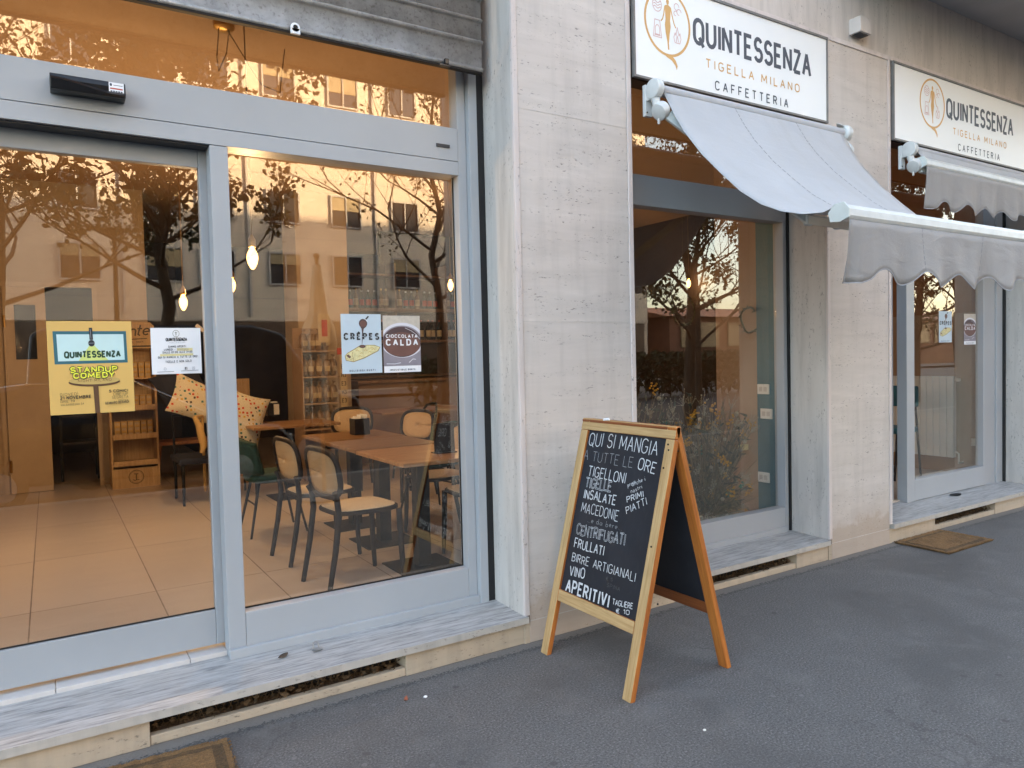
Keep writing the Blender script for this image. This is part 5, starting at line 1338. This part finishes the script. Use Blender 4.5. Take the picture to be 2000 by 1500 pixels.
# ------------------------------------------------------------------ second window: dried flowers, sockets, wreaths
for (px, py, lab) in ((1492,760,'topmost white wall socket on the teal lining'), (1498,808,'middle white wall socket on the teal lining'), (1493,932,'lowest white wall socket on the teal lining, close to the floor')):
    q = onx(px, py, 4.774); t = thing('wall_socket', (4.774, q.y, q.z), lab, 'socket', 'white sockets on the teal lining')
    MB().box(4.762, 4.774, q.y-0.055, q.y+0.055, q.z-0.04, q.z+0.04).build('plate', 'socket_white', t, bevel=0.003)
    m = MB(); 
    for d_ in (-0.022, 0.022): m.box(4.7605, 4.7615, q.y+d_-0.016, q.y+d_+0.016, q.z-0.018, q.z+0.018)
    m.build('insert', 'threshold_tile', t)
def bouquet(x, y, z, h, n, seed, label, spread=0.30):
    t = thing('dried_bouquet', (x, y, z), label, 'bouquet', 'dried flower bouquets in the second window')
    rnd = random.Random(seed)
    MB().lathe((x, y, z), [(0.06,0),(0.08,0.03),(0.08,0.10),(0.06,0.14),(0.055,0.15)], 16).build('vase', 'vase_clay', t, smooth=50)
    kinds = {'dry_straw': 'plumes', 'dry_green': 'grasses', 'dry_white': 'seed_heads', 'flower_yellow': 'yellow_flowers', 'flower_teal': 'teal_flowers', 'dark_leaf': 'dark_leaves'}
    parts = {k: MB() for k in kinds}; stems = MB(); stems.mat('dry_straw')
    def blade(mb, a, b, wd, sag):
        d = b-a; s_ = d.cross(Vector((rnd.gauss(0,.3), 1, rnd.gauss(0,.3)))).normalized()*wd; pr = None
        for q in range(5):
            u = q/4; p = a.lerp(b, u)+Vector((0,0,-sag*u*u)); wq = s_*(1-u)**0.6*(0.35+0.65*math.sin(math.pi*min(1,u+.25)))
            if pr: mb.face([pr[0]-pr[1], p-wq, p+wq, pr[0]+pr[1]])
            pr = (p, wq)
    for i in range(n):
        a = rnd.uniform(0, 6.283); r_ = spread*math.sqrt(rnd.random()); hh = h*rnd.uniform(0.12, 1.0)*(1-0.25*r_/spread)
        base = Vector((x+0.06*math.cos(a), y+0.03*math.sin(a), z+0.08)); tip = Vector((x+r_*math.cos(a), y+r_*math.sin(a)*0.36, z+hh))
        mid = base.lerp(tip, 0.55)+Vector((rnd.uniform(-.03,.03), rnd.uniform(-.02,.02), 0.05))
        k = rnd.choices(list(parts), (4, 5, 3, 1.3, 0.3, 3.5 if hh > 0.5*h else 1.5))[0]; mb = parts[k]; d = (tip-mid).normalized()
        stems.mat('dry_straw' if rnd.random() < 0.6 else 'dry_green').tube([base, mid, tip], 0.0022, 3, False)
        rv = lambda s_: Vector((rnd.gauss(0,s_), rnd.gauss(0,s_*.6), rnd.gauss(0,s_)))
        if k in ('flower_yellow', 'flower_teal'):
            for q in range(12): mb.ball(tip+rv(.02), 0.009, nu=5, nv=3)
        elif k == 'dry_green':
            for q in range(4): blade(mb, base.lerp(tip, rnd.uniform(.0,.5)), tip+rv(.10), rnd.uniform(.003,.006), rnd.uniform(0,.10))
        elif k == 'dry_straw':
            for q in range(16):
                c = tip-d*rnd.uniform(0,.16); blade(mb, c, c+d*0.05+rv(.022), .004, 0.01)
        elif k == 'dark_leaf':
            for q in range(9):
                c = tip-d*rnd.uniform(0,.30); blade(mb, c, c+d*0.03+rv(.05), .012, 0.01)
        elif rnd.random() < 0.3: mb.ball(tip, rnd.uniform(0.012, 0.019), nu=8, nv=6)
        else:
            for q in range(14):
                e = tip+d*0.03+rv(.028); mb.tube([tip-d*.02, e], 0.0012, 3, False); mb.ball(e, 0.005, nu=4, nv=3)
    stems.build('stems', None, t)
    for k, mb in parts.items():
        if mb.v: mb.build(kinds[k], k, t)
bouquet(4.20, 0.66, FL, 1.12, 560, 3, 'big dried flower bouquet behind the chalkboard, next to the teal lining', 0.54)
bouquet(3.50, 0.72, FL, 1.28, 420, 8, 'dried flower bouquet half hidden by the chalkboard, left one of the two', 0.46)
t = thing('plant_label', onx(1508, 880, 4.4), 'small yellow green card hanging among the dried flowers', 'card')
q = ony(1452, 874, 0.72); t.location = q; MB().box(q.x-0.06, q.x+0.06, q.y, q.y+0.004, q.z-0.025, q.z+0.025).build('card', 'highlight_yellow', t)
for px, py, y, r_, lab in ((1335, 605, 2.2, 0.16, 'ring shaped dried wreath hanging behind the second window'), (1464, 625, 0.64, 0.10, 'small thin wire wreath on the pier beside the teal lining')):
    q = ony(px, py, y); t = thing('hanging_wreath', q, lab, 'wreath'); m = MB(); rnd = random.Random(px)
    ring = [(q.x+r_*math.cos(R(a_)), q.y+0.01*math.sin(R(3*a_)), q.z+r_*math.sin(R(a_))) for a_ in range(0, 360, 15)]
    m.tube(ring, 0.008, 5, closed=True)
    for i in range(90):
        a_ = rnd.uniform(0, 6.283); c = Vector((q.x+r_*math.cos(a_), q.y, q.z+r_*math.sin(a_))); e = Vector((rnd.gauss(0,1),rnd.gauss(0,.5),rnd.gauss(0,1))).normalized()*0.04; f_ = e.orthogonal().normalized()*0.006
        m.face([c-f_, c+e*.5+f_, c+e, c+e*.5-f_])
    m.build('ring', 'dry_green', t)
    MB().tube([(q.x, q.y, q.z+r_), (q.x, q.y, 3.6)], 0.0015, 4).build('string', 'cord_cloth', t)

# ------------------------------------------------------------------ third window: radiator and chair
rd = thing('radiator', (8.2, 1.15, 0.35), 'white panel radiator on the far side wall behind the glazed door', 'radiator')
m = MB()
for i in range(10):
    y = 0.80+0.071*i; m.box(8.13, 8.20, y+0.002, y+0.069, 0.355, 1.225)
m.build('panel', 'radiator_white', rd, bevel=0.006)
m = MB(); m.lathe((8.16, 0.795, 1.19), [(0.018,0),(0.022,0.01),(0.018,0.05)], 12, (0,-1,0)); m.tube([(8.16,0.79,0.42),(8.16,0.76,0.40),(8.16,0.76,0.30),(8.25,0.76,0.30)], 0.010, 8); m.build('valve', 'radiator_white', rd, smooth=50)
pp = thing('heating_pipe', (8.255, 0.52, FL), 'orange painted pipe on the far side wall right of the radiator', 'pipe'); MB().tube([(8.245,0.60,FL),(8.245,0.60,3.6)], 0.016, 10).build('pipe', 'interior_orange', pp, smooth=50)
q = onx(1910, 864, 8.262); t = thing('wall_outlet', q, 'white wall outlet low beside the far right window frame', 'socket'); MB().box(8.248, 8.261, q.y-0.06, q.y+0.06, q.z-0.04, q.z+0.04).build('plate', 'socket_white', t, bevel=0.003)
c = thing('teal_stool', (7.35, 1.15, FL), 'teal bar chair with dark legs in front of the white radiator', 'chair')
sx, sy = ony(1745, 850, 1.1).x, 1.1
MB().box(sx-0.22, sx+0.15, sy-0.18, sy+0.18, 0.66, 0.72).build('seat', 'teal_paint', c, bevel=0.015); MB().box(sx+0.13, sx+0.17, sy-0.18, sy+0.18, 0.92, 1.14).build('backrest', 'teal_paint', c, bevel=0.015)
for dx, dy in ((-0.19,-0.15),(0.15,-0.15),(-0.19,0.15),(0.15,0.15)):
    top = 0.95 if dx > 0 else 0.66; MB().tube([(sx+dx,sy+dy,top),(sx+dx+(0.10 if dx > 0 else -0.05),sy+dy,FL)], 0.012, 8).build('leg', 'chair_frame', c, smooth=50)

# ------------------------------------------------------------------ things on the pavement
def mat_(x0, x1, y0, y1, rot, label):
    cx, cy = (x0+x1)/2, (y0+y1)/2; t = thing('doormat', (cx, cy, 0), label, 'doormat', None, R(rot)); w2, d2 = (x1-x0)/2, (y1-y0)/2
    rnd = random.Random(int(x0*100)); m = MB(); rows = []; nx, ny = 40, 26
    for i in range(nx+1):
        r_ = []
        for j in range(ny+1):
            u, v = i/nx, j/ny; e = rnd.uniform(-.004, .004) if i in (0, nx) or j in (0, ny) else 0
            r_.append((-w2+2*w2*u+e, -d2+2*d2*v+e, 0.016+rnd.uniform(-.0025,.0025)-(0.004 if (abs(min(u,1-u)*2*w2-0.045) < 0.014 or abs(min(v,1-v)*2*d2-0.045) < 0.014) else 0)))
        rows.append(r_)
    m.mat('coir'); m.sheet(rows)
    for k, f_ in enumerate(list(m.f)):
        i, j = divmod(k, ny); u, v = (i+.5)/nx, (j+.5)/ny
        if 0.03 < min(u, 1-u)*2*w2 < 0.066 and min(v, 1-v)*2*d2 > 0.03 or 0.03 < min(v, 1-v)*2*d2 < 0.066 and min(u, 1-u)*2*w2 > 0.03: m.mat('coir_border'); m.m[k] = m.cur
    m.mat('coir_border'); m.box(-w2, w2, -d2, d2, 0.002, 0.011)
    fb = MB(); 
    for i in range(700):
        s_ = rnd.random()*2*(2*w2+2*d2)/2
        if rnd.random() < w2/(w2+d2): x, y = rnd.uniform(-w2, w2), rnd.choice((-d2, d2))
        else: x, y = rnd.choice((-w2, w2)), rnd.uniform(-d2, d2)
        a_ = rnd.uniform(0, 6.3); q = Vector((x, y, 0.010)); e = Vector((math.cos(a_), math.sin(a_), 0.3))*0.014; fb.face([q, q+e*0.5+Vector((0,0,0.003)), q+e, q+e*0.5-Vector((0.0015,0.0015,0))])
    m.build('mat', None, t, local=True); fb.build('fringe', 'coir', t, local=True); return t
mat_(-0.30, 0.545, -0.50, -0.10, -4, 'brown coir doormat in front of the wide shopfront at the photo corner')
mat_(5.60, 6.26, -0.435, -0.02, 0, 'brown coir doormat under the far glazed door')
q = onz(619, 1268, 0.163); t = thing('sill_hasp', q, 'small steel padlock hasp on the long marble sill', 'hasp')
m = MB(); m.obox((q.x-0.02,q.y-0.022,q.z-0.002),(0.042,0.004,0),(-0.004,0.03,0),(0,0,0.004)); m.tube([(q.x-0.012,q.y+0.012,q.z),(q.x-0.012,q.y+0.02,q.z+0.022),(q.x,q.y+0.022,q.z+0.032),(q.x+0.012,q.y+0.02,q.z+0.022),(q.x+0.012,q.y+0.012,q.z)], 0.0025, 6); m.build('plate', 'steel', t)
def leaf(px, py, z, L_, rot, mat, label, cat='leaf'):
    q = onz(px, py, z); t = thing('dry_leaf', q, label, cat, None, R(rot)); rows = []
    for i in range(7):
        u = i/6; wd = 0.30*L_*math.sin(math.pi*u)**0.8; rows.append([(L_*(u-.5), -wd, 0.004+0.010*abs(u-.4)), (L_*(u-.5), 0, 0.002+0.014*(u-.4)**2*3), (L_*(u-.5), wd, 0.006+0.012*u)])
    m = MB(); m.sheet(rows); m.build('blade', mat, t, solid=0.0006, smooth=60, local=True)
leaf(553, 1284, 0.158, 0.05, 12, 'bark', 'thin reddish brown leaf on the long marble sill')
leaf(1866, 968, 0.160, 0.13, -20, 'dark_metal', 'curled dark leaf on the marble sill of the far door')
leaf(793, 1368, 0.0, 0.028, 40, 'product_red', 'small orange leaf on the asphalt below the long sill')
rnd = random.Random(2)
def pebble(px, py, r_, mat, label):
    q = onz(px, py, 0.0); t = thing('pebble', q, label, 'pebble'); m = MB(); m.ball((0,0,r_*0.35), r_, r_*0.8, r_*0.5, 8, 6); m.build('stone', mat, t, smooth=60, local=True)
pebble(831, 1362, 0.010, 'paper_white', 'small white pebble on the asphalt right of the orange leaf')
pebble(1376, 1427, 0.008, 'napkin_white', 'small pale scrap on the asphalt right of the chalkboard')
t = thing('junction_box', (5.2, 0.03, 3.88), 'small grey box fixed on the wall between the two signs', 'box')
MB().box(5.12, 5.255, -0.062, 0.03, 3.872, 3.985).build('housing', 'stained_render', t, bevel=0.004); MB().box(5.135, 5.24, -0.045, 0.015, 3.865, 3.8715).build('lens', 'switch_grey', t)

# ================================================================== the other side of the street (seen mirrored in the glass)
def facade(name, x0, x1, y, h, label, mat, cols, rows, ww=1.45, wh=1.45, depth=12):
    t = thing(name, ((x0+x1)/2, y, 0), label, 'building')
    MB().box(x0, x1, y-depth, y, 0, h).build('wall', mat, t)
    g = MB(); g.box(x0, x1, y+0.001, y+0.06, 3.55, 3.75); g.box(x0-.2, x1+.2, y+0.001, y+0.7, h, h+0.3); g.build('cornice', mat, t)
    MB().box(x0+.3, x1-.3, y+0.001, y+0.03, 0.1, 3.5).build('shop_band', 'interior_dark', t)
    j_ = MB()
    for r_ in rows: j_.box(x0, x1, y+0.001, y+0.012, r_-0.75, r_-0.71)
    for c_ in cols[::2]: j_.box(c_-1.0, c_-0.9, y+0.001, y+0.10, 3.8, h)
    j_.build('downpipes', 'grey_plaster', t)
    for r_, z in enumerate(rows):
        for i, x in enumerate(cols):
            w_ = MB(); w_.mat('dark_glass'); w_.box(x, x+ww, y+0.002, y+0.02, z, z+wh)
            w_.mat('grey_plaster'); k = 0.08
            for a in ((x-k,x,z-k,z+wh+k),(x+ww,x+ww+k,z-k,z+wh+k),(x,x+ww,z-k,z),(x,x+ww,z+wh,z+wh+k),(x+ww*.48,x+ww*.52,z,z+wh)): w_.box(a[0], a[1], y+0.003, y+0.09, a[2], a[3])
            if (i*7+r_*3) % 5 < 3: w_.mat('shutter_slats'); w_.box(x, x+ww, y+0.021, y+0.05, z+wh*(0.45+0.1*((i+r_) % 3)), z+wh-0.001)
            w_.build('window', None, t)
    return t
C1 = [-17.5, -14.2, -10.7, -7.2, -3.4, 0.6, 3.9, 6.1, 9.2, 12.35, 15.6, 18.8, 22.2, 25.6, 29.0]
facade('apartment_building', -19, 33.5, -32, 21.0, 'pale apartment building across the street with rows of shuttered windows', 'pale_plaster', C1, [5.35, 8.35, 11.35, 14.35, 17.35])
lb = thing('low_building', (50, -30, 0), 'low reddish building with slatted shutters across the street', 'building')
MB().box(35.5, 75, -40, -32, 0, 4.0).build('wall', 'low_building_render', lb)
for i in range(8): MB().box(36.5+4.6*i, 40.2+4.6*i, -31.99, -31.9, 1.9, 3.6).build('shutter', 'shutter_slats', lb)
MB().prism([(35,-40.3,4.0),(35,-31.6,4.0),(35,-36,4.9)], (40.5,0,0)).build('roof', 'roof_tile', lb)

def tree(x, y, h, seed, label, leaves=2600, z0=2.8, mat='autumn_leaf', lsz=0.13, limbs=15, reach=3.0):
    """a leader with many thin rising limbs; leaves hang in uneven clumps on the twigs"""
    t = thing('street_tree', (x, y, -0.14), label, 'tree', 'trees along the street'); rnd = random.Random(seed); tb = MB(); lf = MB(); tips = []
    def limb(p, d, ln, r_, lv):
        pts = [p]; q = p.copy(); dd = d.copy()
        for i in range(4):
            dd = (dd+Vector((rnd.gauss(0,.15), rnd.gauss(0,.15), rnd.gauss(0.07,.10)))).normalized(); q = q+dd*ln/4; pts.append(q.copy())
        tb.tube(pts, [max(.004, r_*(1-.2*i)) for i in range(5)], 5 if lv < 2 else 3, False)
        if lv >= 2: tips.extend((pts[3], pts[4]))
        if lv == 3: return
        for i in range((4, 4, 3)[lv-1] if lv else 4):
            az = rnd.uniform(0, 6.283)
            nd = (dd*0.7+Vector((math.cos(az), math.sin(az), rnd.uniform(-.1,.7)))*0.6).normalized()
            limb(pts[rnd.choice((1,2,3,4))], nd, ln*rnd.uniform(.42,.65), r_*.45, lv+1)
    tr = [Vector((x+rnd.gauss(0,.05)*i*.5, y+rnd.gauss(0,.05)*i*.5, -0.2+(h+0.2)*i/8)) for i in range(9)]
    tb.tube(tr, [0.15*(1-0.105*i) for i in range(9)], 9, False)
    for i in range(limbs):
        s_ = i/(limbs-1); z = z0+(h*0.97-z0)*s_; k = min(7, int(z/h*8)); p = tr[k].lerp(tr[k+1], z/h*8-k) if k < 8 else tr[8]
        az = i*2.4+rnd.uniform(-.4,.4)
        limb(p, Vector((math.cos(az), math.sin(az), 0.35+0.9*s_)).normalized(), reach*(1-.55*s_)*rnd.uniform(.8,1.15), 0.05*(1-.6*s_), 1)
    cl = [c for c in tips if rnd.random() < 0.5]
    for i in range(leaves):
        c = cl[rnd.randrange(len(cl))]+Vector((rnd.gauss(0,.13), rnd.gauss(0,.13), rnd.gauss(-.03,.12))); e = Vector((rnd.gauss(0,1), rnd.gauss(0,1), rnd.gauss(-.5,.8))).normalized()*lsz*rnd.uniform(.6,1.25); f_ = e.cross(Vector((rnd.gauss(0,1),rnd.gauss(0,1),rnd.gauss(0,1)))).normalized()*lsz*.42
        lf.face([c-e*.5, c+f_*.9-e*.05, c+e*.6, c-f_*.9-e*.05])
    tb.build('trunk', 'bark', t, smooth=60); lf.build('crown', mat, t)
tree(1.7, -9.9, 7.2, 3, 'leafy street tree right behind the parked van', 9500, lsz=0.125, mat='green_leaf', reach=2.1, limbs=24)
tree(-0.75, -11.5, 9.0, 5, 'street tree left of the lamp post, half bare', 5200, z0=2.8, lsz=0.095, reach=3.5, limbs=20)
tree(8.6, -13.0, 8.6, 9, 'nearly bare street tree between the van and the corner', 2600, z0=3.2, reach=3.8, lsz=0.10, limbs=18)
tree(12.7, -8.2, 8.6, 12, 'street tree standing in front of the bright sky', 9500, z0=1.7, reach=3.6, lsz=0.11, limbs=22)
tree(17.5, -12.5, 8.6, 15, 'street tree far down the pavement', 2400, z0=3)
tree(22.5, -8.3, 8.0, 31, 'low branched golden street tree mirrored in the far glazed door', 6500, z0=1.6, reach=3.3, lsz=0.12, limbs=20)
tree(29.5, -10.5, 8.5, 33, 'golden street tree farthest down the kerb on the right', 4500, z0=1.8, reach=3.4, lsz=0.13, limbs=18)
tree(24, -14.5, 9.0, 18, 'last street tree before the low building', 2400, z0=3)
tree(-6.0, -10.5, 9.0, 21, 'street tree furthest left along the kerb', 3500, z0=3.0, lsz=0.10)

def wheel(x, y, z, r_, wd, parent):
    o = MB().lathe((x, y-wd/2, z), [(r_*.6,0),(r_*.96,0),(r_,wd*.2),(r_,wd*.8),(r_*.96,wd),(r_*.6,wd)], 24, (0,1,0)).build('wheel', 'rubber', parent, smooth=40)
    MB().lathe((x, y-wd/2-.004, z), [(r_*.1,0),(r_*.62,0.0),(r_*.62,wd+.008),(r_*.1,wd+.008)], 20, (0,1,0)).build('rim', 'chrome', o, smooth=40)
def vehicle(name, label, cat, prof, glassp, x, y0, y1, paint, wx, wr, z=-0.14):
    t = thing(name, (x, (y0+y1)/2, z), label, cat)
    P3 = lambda q, y: (x+q[0], y, z+q[1]); ym = (y0+y1)/2
    def inset(q):                           # tumblehome: upper body narrows
        return 0.0 if q[1] < 0.95 else 0.16*min(1, (q[1]-0.95)/0.6)
    b = MB(); n = len(prof); L_ = [(x+q[0], y1-inset(q), z+q[1]) for q in prof]; R_ = [(x+q[0], y0+inset(q), z+q[1]) for q in prof]
    b.add(L_+R_, [tuple(range(n))[::-1], tuple(range(n, 2*n))]+[(i, (i+1) % n, (i+1) % n+n, i+n) for i in range(n)])
    b.build('body', paint, t, bevel=0.05, smooth=50)
    for g in glassp:
        for s in (1, -1):
            yy = (y1 if s > 0 else y0); m = MB(); q = [(x+a, yy-s*inset((a, c))+s*0.004, z+c) for a, c in g]; m.prism(q, (0, s*0.006, 0)); m.build('side_window', 'dark_glass', t)
    for wx_ in wx:
        for y in (y0+.1, y1-.1): wheel(x+wx_, y, z+wr, wr, 0.22, t)
    return t
van = vehicle('parked_van', 'dark parked van across the pavement', 'van', [(-2.0,0.35),(-2.05,1.0),(-1.95,2.15),(-1.7,2.27),(0.9,2.27),(1.35,2.15),(1.95,1.25),(2.5,1.10),(2.6,0.85),(2.6,0.4)], [[(0.35,1.35),(1.65,1.35),(1.2,1.98),(0.35,1.98)]], 1.75, -9.3, -7.35, 'van_paint', (-1.3, 1.7), 0.33)
MB().obox((1.75+1.40,-9.0,-0.14+2.09),(0.50,0,-0.75),(0,1.35,0),(0.012,0,0.012)).build('windscreen', 'dark_glass', van)
for y in (-9.15, -7.65): MB().box(4.3, 4.36, y, y+0.25, 0.60, 0.76).build('headlight', 'chrome', van, bevel=0.02)
car = vehicle('parked_car', 'dark hatchback parked along the kerb in front of the van', 'car', [(-2.0,0.3),(-2.05,0.75),(-1.95,1.0),(-1.45,1.42),(-1.0,1.50),(0.2,1.50),(1.1,0.98),(1.85,0.85),(2.05,0.65),(2.05,0.3)], [[(-1.35,1.0),(0.75,1.0),(0.12,1.42),(-1.05,1.42)]], 0.75, -7.05, -5.95, 'car_paint', (-1.3, 1.3), 0.31)
m = MB(); m.tube([(0.75-1.3,-5.98-.16,1.32),(0.75-1.0,-6.0-.1,1.355),(0.75+0.15,-6.0-.1,1.355),(0.75+1.08,-5.97,0.86)], 0.012, 6); m.build('trim', 'chrome', car)
for y in (-6.95, -6.25): MB().box(2.74, 2.80, y, y+0.22, 0.44, 0.58).build('headlight', 'chrome', car, bevel=0.02)

pr = thing('closed_parasol', (2.57, -4.0, 0), 'closed beige market parasol standing on the pavement', 'parasol')
m = MB(); rows = []
for i in range(11):
    s = i/10; z = 2.62-1.75*s; r_ = []
    for j in range(33):
        a = 2*math.pi*j/32; f_ = 0.045+0.135*min(1, s*1.4)*(1-0.15*s)+(0.05 if abs(s-.45) < .1 else 0); r_.append((2.57+f_*math.cos(a)*(1+.28*math.cos(8*a)*s), -4.0+f_*math.sin(a)*(1+.28*math.cos(8*a)*s), z-(0.05*math.cos(8*a) if i == 10 else 0)))
    rows.append(r_)
m.sheet(rows); m.build('canopy', 'parasol_cloth', pr, smooth=60, solid=0.003)
MB().tube([(2.57,-4.0,0.05),(2.57,-4.0,2.72)], 0.022, 10).build('pole', 'bench_wood', pr); MB().ball((2.57,-4.0,2.72), 0.035).build('finial', 'bench_wood', pr, smooth=60)
MB().lathe((2.57,-4.0,0.001), [(0.24,0),(0.26,0.02),(0.22,0.07),(0.05,0.09)], 24).build('base', 'kerb_granite', pr, smooth=40)
lp = thing('street_lamp', (1.2, -12.3, -0.14), 'street lamp post with a flat disc head', 'street lamp')
MB().tube([(1.2,-12.3,-0.14),(1.2,-12.3,4.15)], [0.06,0.04], 10).build('post', 'dark_metal', lp); MB().lathe((1.2,-12.3,4.12), [(0.05,0),(0.12,0.05),(0.24,0.10),(0.26,0.14),(0.1,0.19),(0.02,0.2)], 20).build('lamp_head', 'dark_metal', lp, smooth=40)
def scooter(x, y, rz, label):
    t = thing('parked_scooter', (x, y, -0.14), label, 'scooter', 'scooters parked across the street', rz)
    for wx in (-0.6, 0.62):
        o = MB().lathe((wx,-.05,.22), [(.12,0),(.21,.01),(.22,.05),(.21,.09),(.12,.10)], 16, (0,1,0)).build('wheel', 'rubber', t, smooth=50, local=True)
    m = MB(); m.prism([(-.75,-.13,.35),(-.2,-.13,.30),(.25,-.13,.24),(.42,-.13,.35),(.52,-.13,.95),(.44,-.13,.98),(.28,-.13,.42),(-.1,-.13,.40),(-.2,-.13,.70),(-.85,-.13,.76)], (0,.26,0)); m.build('body', 'white_metal', t, bevel=0.03, local=True)
    MB().box(-.82,-.15,-.12,.12,.765,.84).build('seat', 'rubber', t, bevel=0.03, local=True); m = MB(); m.tube([(.44,-.32,1.05),(.47,0,1.0),(.44,.32,1.05)], .016, 8); m.tube([(.62,0,.22),(.46,0,1.0)], .022, 8); m.build('handlebar', 'dark_metal', t, local=True)
scooter(19.5, -19.0, R(80), 'pale scooter parked across the street, left one'); scooter(21.2, -19.0, R(95), 'pale scooter parked across the street, right one')

hg = thing('hedge', (22, -16.5, -0.14), 'dark clipped hedge between the road and the low building', 'hedge'); rnd = random.Random(44); m = MB(); lf = MB()
for i in range(9000):
    c = Vector((rnd.uniform(9.5, 36), -16.5+rnd.uniform(-.7,.7), -0.14+1.5*rnd.random()**.7+0.25*math.sin(rnd.random()*3))); e = Vector((rnd.gauss(0,1),rnd.gauss(0,1),rnd.gauss(0,1))).normalized()*0.13; f_ = e.orthogonal().normalized()*0.06; lf.face([c-e,c+f_,c+e,c-f_])
for i in range(28): m.tube([(9.8+.95*i,-16.5,-.14),(9.8+.95*i+rnd.uniform(-.1,.1),-16.5,1.0)], 0.03, 5)
m.build('stems', 'bark', hg); lf.build('leaves', 'hedge_leaf', hg)
